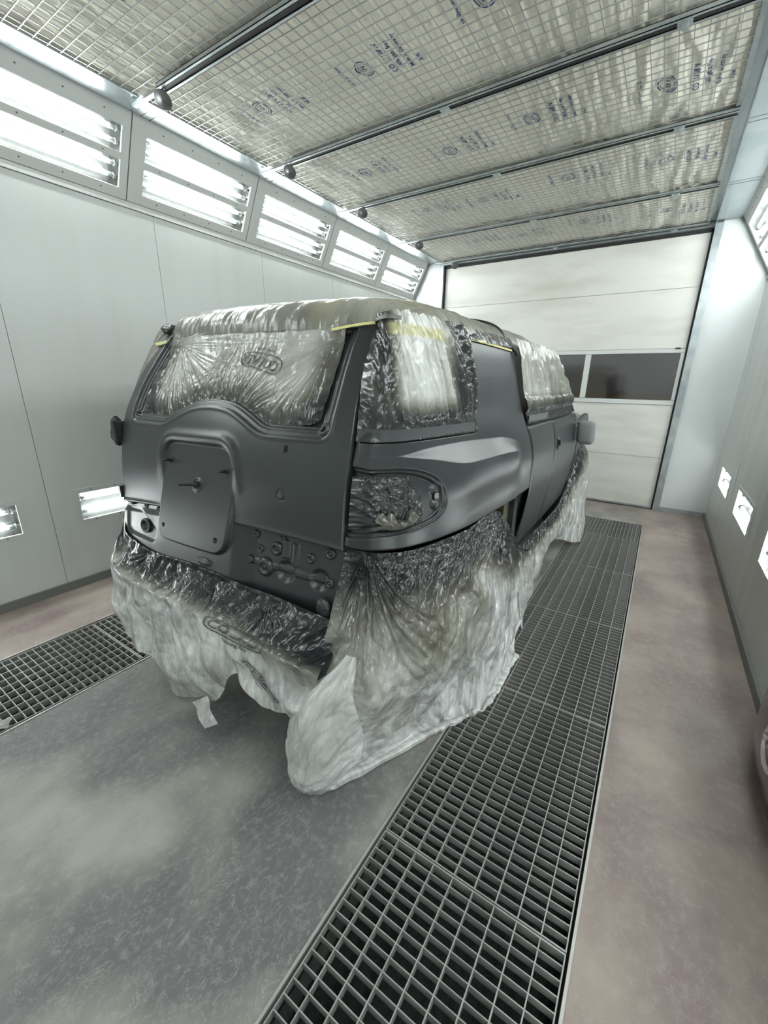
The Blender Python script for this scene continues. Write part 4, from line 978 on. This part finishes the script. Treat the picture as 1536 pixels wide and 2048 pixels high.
# hanging tape tail
tt = []
for i in range(14):
    t = i/13; tt.append([(-1.50+.10*t+.012*math.sin(t*7)-.02, .79-.02*t, .115-.06*t+.010*math.sin(t*5)), (-1.46+.10*t+.012*math.sin(t*7+.6), .825-.03*t, .16-.075*t)])
P = np.array(tt).transpose(0, 1, 2); P = np.repeat(P, 2, 1) if False else P
sheet('film_scrap', 'narrow folded film tail hanging from the bumper skirt hem', P, np.full(P.shape[:2], .15), (P[..., 0], P[..., 2]), film_m, None, cat='film scrap')
A, T = np.meshgrid(lin(0, 1, 20), lin(0, 1, 12), indexing='ij')
P = np.stack([-2.26+.075*A+.02*T, .275+.05*T+.01*np.sin(A*6), .006+.008*np.abs(np.sin(A*7+T*4))], -1)
sheet('film_scrap', 'tiny pale scrap of film lying on the left floor grate', P, np.full(A.shape, .25), (A*.1, T*.1), film_m, cat='film scrap')
# --- right rear skirt
rows = [[(-.895, 1.118, .905), (-.83, 1.128, .900), (-.748, 1.175, .898), (-.675, 1.285, .896), (-.612, 1.60, .888), (-.590, 1.97, .884), (-.60, 2.42, .60)],
 [(-.893, 1.05, .74), (-.82, 1.08, .72), (-.72, 1.10, .75), (-.62, 1.18, .75), (-.56, 1.45, .73), (-.54, 1.83, .71), (-.56, 2.52, .43)],
 [(-.90, .965, .60), (-.77, .98, .61), (-.68, 1.04, .59), (-.58, 1.16, .58), (-.52, 1.45, .54), (-.50, 1.86, .48), (-.515, 2.50, .24)],
 [(-.915, .88, .46), (-.76, .90, .50), (-.66, .99, .40), (-.56, 1.17, .40), (-.50, 1.43, .36), (-.475, 1.83, .24), (-.49, 2.40, .10)],
 [(-.93, .85, .27), (-.80, .83, .26), (-.72, .96, .19), (-.62, 1.22, .17), (-.52, 1.50, .17), (-.46, 1.76, .12), (-.46, 2.25, .05)],
 [(-.93, .855, .06), (-.83, .82, .05), (-.715, .985, .035), (-.60, 1.275, .028), (-.508, 1.485, .028), (-.438, 1.655, .022), (-.435, 2.12, .03)],
 [(-.96, .90, .008), (-.84, .845, .008), (-.72, 1.00, .008), (-.60, 1.29, .008), (-.505, 1.49, .008), (-.435, 1.655, .008), (-.43, 2.10, .008)]]
P = ctrl(rows, 300, 380, [0, .1, .25, .42, .75, 1.1, 1.7])
n0, n1 = P.shape[:2]; V = np.cumsum(np.concatenate([np.zeros((n0, 1)), np.linalg.norm(np.diff(P, axis=1), axis=-1)], 1), 1)
Xa = lin(0, 1.7, n0)[:, None]+0*V; rr = np.linspace(0, 6, n1)[None, :]+0*V
wrk = .028*ridge(Xa*4-V*1.4+.6*fbm(Xa*2, V*2, 2, 60), V*.8+Xa, 1, 61)*sm(rr, .2, 1.5)+.010*ridge(Xa*7+V*2, V*5, 1, 62)*sm(rr, .1, .6)+.003*ridge(Xa*18, V*18, 1, 65)
wrk += fold(Xa, -V, .12, .02, 8, .028, .6, 63, dirn=-1.35, spread=.9)+fold(Xa, -V, 1.25, .02, 8, .020, .5, 64, dirn=-2.0, spread=1.0)+.010*ridge(Xa*5, V*26, 2, 66)*(1-sm(rr, .3, .9))
wrk += .022*ridge(V*5+Xa*2.5, Xa*1.2, 1, 67)*sm(rr, 2.5, 4.5)
wrk = wrk*(1-.95*sm(rr, 5.2, 6))*.85
spray = -5.*np.clip(wrk, -.03, .04)*(1-.7*sm(rr, 3, 5))*sm(rr, .2, 1)+1.02*(1-sm(rr, .3, 1.9))+.50*(1-sm(rr, 1.9, 4.0))*(1-.7*sm(Xa, .75, 1.1))*sm(rr, .3, 1.9)+.10*fbm(Xa*3, V*3, 3, 68)+.35*bump(Xa, 1.0, 1.75, .2)*(1-sm(rr, .8, 2.2))  # first term paints fold shading into the colour; the rest is overspray
yel = .07*np.exp(-((Xa-.55)**2/.05+(V-.42)**2/.02))
Psk = P+0; zmin = .004
nn = normals(P); Q = P+nn*wrk[..., None]; Q[..., 0] += .022*fbm(Xa*7, V*2, 3, 91)*sm(rr, 4, 6); Q[..., 1] += .022*fbm(Xa*7, V*2, 3, 93)*sm(rr, 4, 6); Q[..., 2] += .012*np.abs(fbm(Xa*9, V*9, 2, 92))*sm(rr, 4.6, 5.6); Q[..., 2] = np.maximum(Q[..., 2], zmin)
fo, PK = sheet('masking_film', 'big film sheet hanging from the quarter panel onto the floor around the rear wheel', Q, np.clip(spray, 0, 1), (Xa, V), film_m, None, np.clip(yel, 0, 1))
# folded bright flap lying on it
flr = [[(-.70, .875, .655), (-.69, .87, .665), (-.672, .862, .675), (-.66, .858, .68)],
 [(-.87, .85, .46), (-.79, .80, .48), (-.71, .80, .53), (-.645, .83, .57)],
 [(-.955, .82, .27), (-.86, .765, .26), (-.76, .79, .34), (-.675, .91, .38)],
 [(-.985, .83, .10), (-.90, .77, .09), (-.80, .80, .10), (-.70, .97, .24)],
 [(-.97, .85, .012), (-.87, .80, .012), (-.79, .86, .012), (-.70, .93, .16)]]
P = ctrl(flr, 130, 90); V = np.linspace(0, .6, 130)[None, :]+0*P[..., 0]; Xa = lin(0, .3, 90)[:, None]+0*V
Q = P+normals(P)*(.014*ridge(Xa*6, V*3, 1, 70)+.003*ridge(Xa*18, V*18, 1, 71))[..., None]; Q[..., 2] = np.maximum(Q[..., 2], .004)
sheet('film_flap', 'folded white film flap at the rear corner of the car, touching the floor', Q, np.full(V.shape, .02), (Xa+3, V), film_m, cat='film flap')
# --- sill film to the front wheel
ysx = [2.36, 2.55, 2.9, 3.3, 3.7, 4.05, 4.3, 4.6, 5.1]
def rowf(xs_, zs_, dy=0): return [(x, y+dy, z) for x, y, z in zip(xs_, ysx, zs_)]
rows = [rowf([-.63, -.60, -.595, -.59, -.59, -.595, -.60, -.62, -.68], [.62, .50, .50, .50, .52, .66, .92, 1.0, .95]),
        rowf([-.58, -.56, -.555, -.55, -.55, -.54, -.50, -.52, -.60], [.46, .40, .40, .40, .42, .52, .74, .78, .75]),
        rowf([-.53, -.53, -.525, -.53, -.53, -.50, -.46, -.48, -.56], [.30, .28, .30, .32, .32, .36, .50, .52, .5]),
        rowf([-.50, -.515, -.52, -.54, -.54, -.48, -.44, -.46, -.54], [.15, .18, .22, .26, .24, .20, .26, .26, .26]),
        rowf([-.47, -.50, -.535, -.58, -.57, -.46, -.42, -.44, -.52], [.02, .08, .15, .21, .18, .06, .012, .012, .012])]
P = ctrl(rows, 130, 420, ysx); V = np.cumsum(np.concatenate([np.zeros((420, 1)), np.linalg.norm(np.diff(P, axis=1), axis=-1)], 1), 1); Ya = P[..., 1]; rr = lin(0, 4, 130)[None, :]+0*V
wrk = .018*ridge(Ya*5-V*2, V*1.5, 1, 80)*sm(rr, .1, 1)+.010*ridge(Ya*11, V*7, 2, 81)*sm(rr, 0, .4)+.022*ridge(Ya*5, V*2, 2, 82)*sm(Ya, 4.0, 4.3)*sm(rr, .3, 1.5)
Q = P+normals(P)*(wrk*.8)[..., None]; Q[..., 2] = np.maximum(Q[..., 2], .004)
spray = .95*(1-sm(rr, .2, 1.5))+.2*(1-sm(rr, 1, 3))+.1*fbm(Ya*4, V*4, 2, 83)
sheet('masking_film', 'gathered film along the sill under the doors to the front wheel', Q, np.clip(spray, 0, 1), (Ya, V), film_m)
# far side and front skirts (seen only from other sides)
for lab, rws in (('film hanging along the far side of the car', [[(-2.55, y, z) for y in (1.6, 2.6, 3.6, 4.6, 5.2)] for z in (.6, .3, .03)]), ('film hanging over the front of the car', [[(x, 5.62, z) for x in (-2.4, -2.0, -1.57, -1.1, -.75)] for z in (.9, .45, .03)])):
    P = ctrl(rws, 60, 120); 
    if 'far side' in lab: P = P[::-1]
    else: P = P
    V = .9-P[..., 2]; Xa = P[..., 0]+P[..., 1]
    sheet('masking_film', lab, P, np.clip(.5*(1-sm(V, 0, .5)), 0, 1), (Xa, V), film_m, .015*ridge(Xa*5, V*1.5, 2, 90)*sm(V, .02, .3))
# --- tapes
def strip(name, label, pts, wd, mat, thick=.0, cat='masking tape', group='masking tape strips'):
    """pts: list of (centre, across) world vectors"""
    n = 24; C_ = np.array([p[0] for p in pts], float); Ac = np.array([p[1] for p in pts], float)
    x = lin(0, len(pts)-1, n); Cc = cr_axis(C_, x); Aa = cr_axis(Ac, x); Aa /= np.linalg.norm(Aa, axis=1, keepdims=True)
    q = np.stack([Cc-Aa*wd/2, Cc-Aa*wd/6, Cc+Aa*wd/6, Cc+Aa*wd/2], 1); c = q.reshape(-1, 3).mean(0)
    tn = np.gradient(Cc, axis=0); nr = np.cross(tn, Aa); nr /= np.linalg.norm(nr, axis=1, keepdims=True)
    t = .0012; top = q+nr[:, None]*t; bot = q-nr[:, None]*t
    ring = np.concatenate([top, bot[:, ::-1]], 1)-c; m_ = 8; V = ring.reshape(-1, 3); F = []
    for i in range(n-1):
        for j in range(m_): k = (j+1) % m_; F.append((i*m_+j, i*m_+k, (i+1)*m_+k, (i+1)*m_+j))
    F.append(tuple(range(m_))[::-1]); F.append(tuple((n-1)*m_+j for j in range(m_)))
    o = link(name, mesh_np(name, V, F, mat), None, tuple(c)); return tag(o, label, cat, group)
upv = (0, .3, 1)
strip('masking_tape', 'pale yellow tape at the top left corner of the tailgate', [(on_rear(-.69, 1.655, .012), upv), (on_rear(-.62, 1.655, .012), upv), (on_rear(-.545, 1.66, .016), upv)], .015, tape_y)
strip('masking_tape', 'pale yellow tape across the top right tailgate frame', [(on_rear(.46, 1.672, .02), upv), (on_rear(.55, 1.690, .016), upv), (on_rear(.625, 1.702, .010), upv)], .010, tape_y)
sp = lambda s, w_, o: side_pt(np.array([s]), np.array([w_]), float(o))[0]
strip('masking_tape', 'grey painted tape end running from the tailgate corner over the quarter film', [(sp(.1, 1.700, .016), upv), (sp(1.0, 1.708, .026), upv), (sp(1.9, 1.700, .03), upv), (sp(2.5, 1.695, .034), upv)], .013, tape_g)
strip('masking_tape', 'yellow tape along the top of the rear pillar panel', [(sp(4.72, 1.682, .008), upv), (sp(5.2, 1.684, .008), upv), (sp(5.92, 1.670, .008), upv)], .010, tape_y)
strip('masking_tape', 'yellow tape down the quarter window corner', [(sp(4.70, 1.684, .009), (0, 1, 0)), (sp(4.70, 1.66, .009), (0, 1, 0)), (sp(4.68, 1.635, .009), (0, 1, 0))], .014, tape_y)
strip('masking_tape', 'dark sprayed tape flat along the bottom of the quarter window', [(sp(.2, 1.318, .012), (0, 0, 1)), (sp(2.4, 1.316, .012), (0, 0, 1)), (sp(4.6, 1.308, .011), (0, 0, 1))], .040, M('sprayed_tape', (.060, .067, .07), .35))
strip('masking_tape', 'grey tape flat along the bottom of the rear door window', [(sp(6.05, 1.295, .010), (0, 0, 1)), (sp(6.5, 1.295, .010), (0, 0, 1)), (sp(6.75, 1.295, .010), (0, 0, 1))], .045, M('sprayed_tape_light', (.12, .13, .13), .35))
# black weatherstrip hanging over the roof film at the door opening
rb = []
for t in lin(0, 1, 12):
    aa = .72+.275*t; p = roof(np.array(aa), np.array((2.42-2.52)/1.245), .016); rb.append(tuple(p))
rb += [tuple(sp(5.98, 1.66, .018)), tuple(sp(5.98, 1.64, .018))]
o = MB().path(rb, .0085, 8).mesh('weatherstrip', black, True); o = link('weatherstrip', o); tag(o, 'thin black rubber strip curving over the roof film to the rear pillar', 'rubber strip')
# dark tape patches: tailgate corner hole and film knots
def knot(name, label, c, r, seed, mat, sc_=(1, 1, 1)):
    n0, n1 = 28, 20; th, ph = np.meshgrid(lin(0, 2*PI, n0), lin(0, PI, n1), indexing='ij')
    d = 1+.55*ridge(np.cos(th)*2+np.cos(ph)*3, np.sin(th)*2+seed, 3, seed)
    P = np.stack([np.cos(th)*np.sin(ph)*sc_[0], np.sin(th)*np.sin(ph)*sc_[1], np.cos(ph)*sc_[2]], -1)*r*d[..., None]; P[-1] = P[0]
    o = link(name, surf_mesh(name, P, mat, flip=True, smooth=False), None, tuple(c)); return tag(o, label, 'masking tape', 'crumpled tape wads')
wad = M('sprayed_wad', (.04, .044, .045), .3)
knot('tape_wad', 'crumpled black tape wad over the upper tailgate hinge', (CX-.70-.03, 1.035, 1.235), .026, 5, wad, (.6, 1, 2.0))
knot('tape_wad', 'small silvery crumpled tape plug in the tail lamp boss', sp(3.35, 1.077, -.012), .012, 6, M('sprayed_wad_light', (.25, .26, .26), .25), (.6, 1, 1.2))
knot('tape_wad', 'crumpled dark tape wad at the tailgate latch below the plate', on_rear(.02, .735, -.010), .020, 7, wad, (2.2, .7, .9))
knot('tape_wad', 'crumpled dark tape wad at the lower right tailgate corner', on_rear(.62, .665, -.018), .018, 8, wad, (1.5, .6, 1.6))
knot('tape_wad', 'crumpled dark tape wad at the left roof corner', (CX-.60, 1.31, 1.735), .022, 9, wad, (2.0, 1.2, .8))
# ---------------------------------------------------------------- plum bumper cover at the right edge
pl = thing('bumper_cover', 'glossy plum coloured curved car part leaning at the right wall, cut by the right edge', 'car part', (.625, 1.78, 0))
plum = M('plum_paint', (.055, .028, .035), .22, .2, .6, coat=.6)
A, T = np.meshgrid(lin(-1, 1, 60), lin(0, 1, 50), indexing='ij')
bulge = (1-np.abs(A)**3.0)*np.sin(np.clip(.12+T*.86, 0, 1)*PI)**.6
P = np.stack([.020-.095*bulge, A*.42, .0+.50*T+.0*A], -1); link('shell', surf_mesh('shell', P, plum, flip=False), pl)
Pk = np.stack([np.full_like(A, .024), A*.42, .5*T], -1); link('shell_back', surf_mesh('shell_back', Pk, black), pl)
ring = [(-.078, -.07+.085*math.cos(t), .275+.075*math.sin(t)) for t in lin(0, 2*PI, 30)]
link('lamp_ring', MB().path(ring, .011, 8).mesh('lamp_ring', M('pale_pink_trim', (.75, .60, .62), .2, .3), True), pl)
link('lamp_recess', MB().lathe([(.07, 0), (.06, .004), (.02, .006)], (-.074, -.07, .275), (-1, 0, 0), 20).mesh('lamp_recess', M('navy_lens', (.02, .025, .09), .1)), pl)
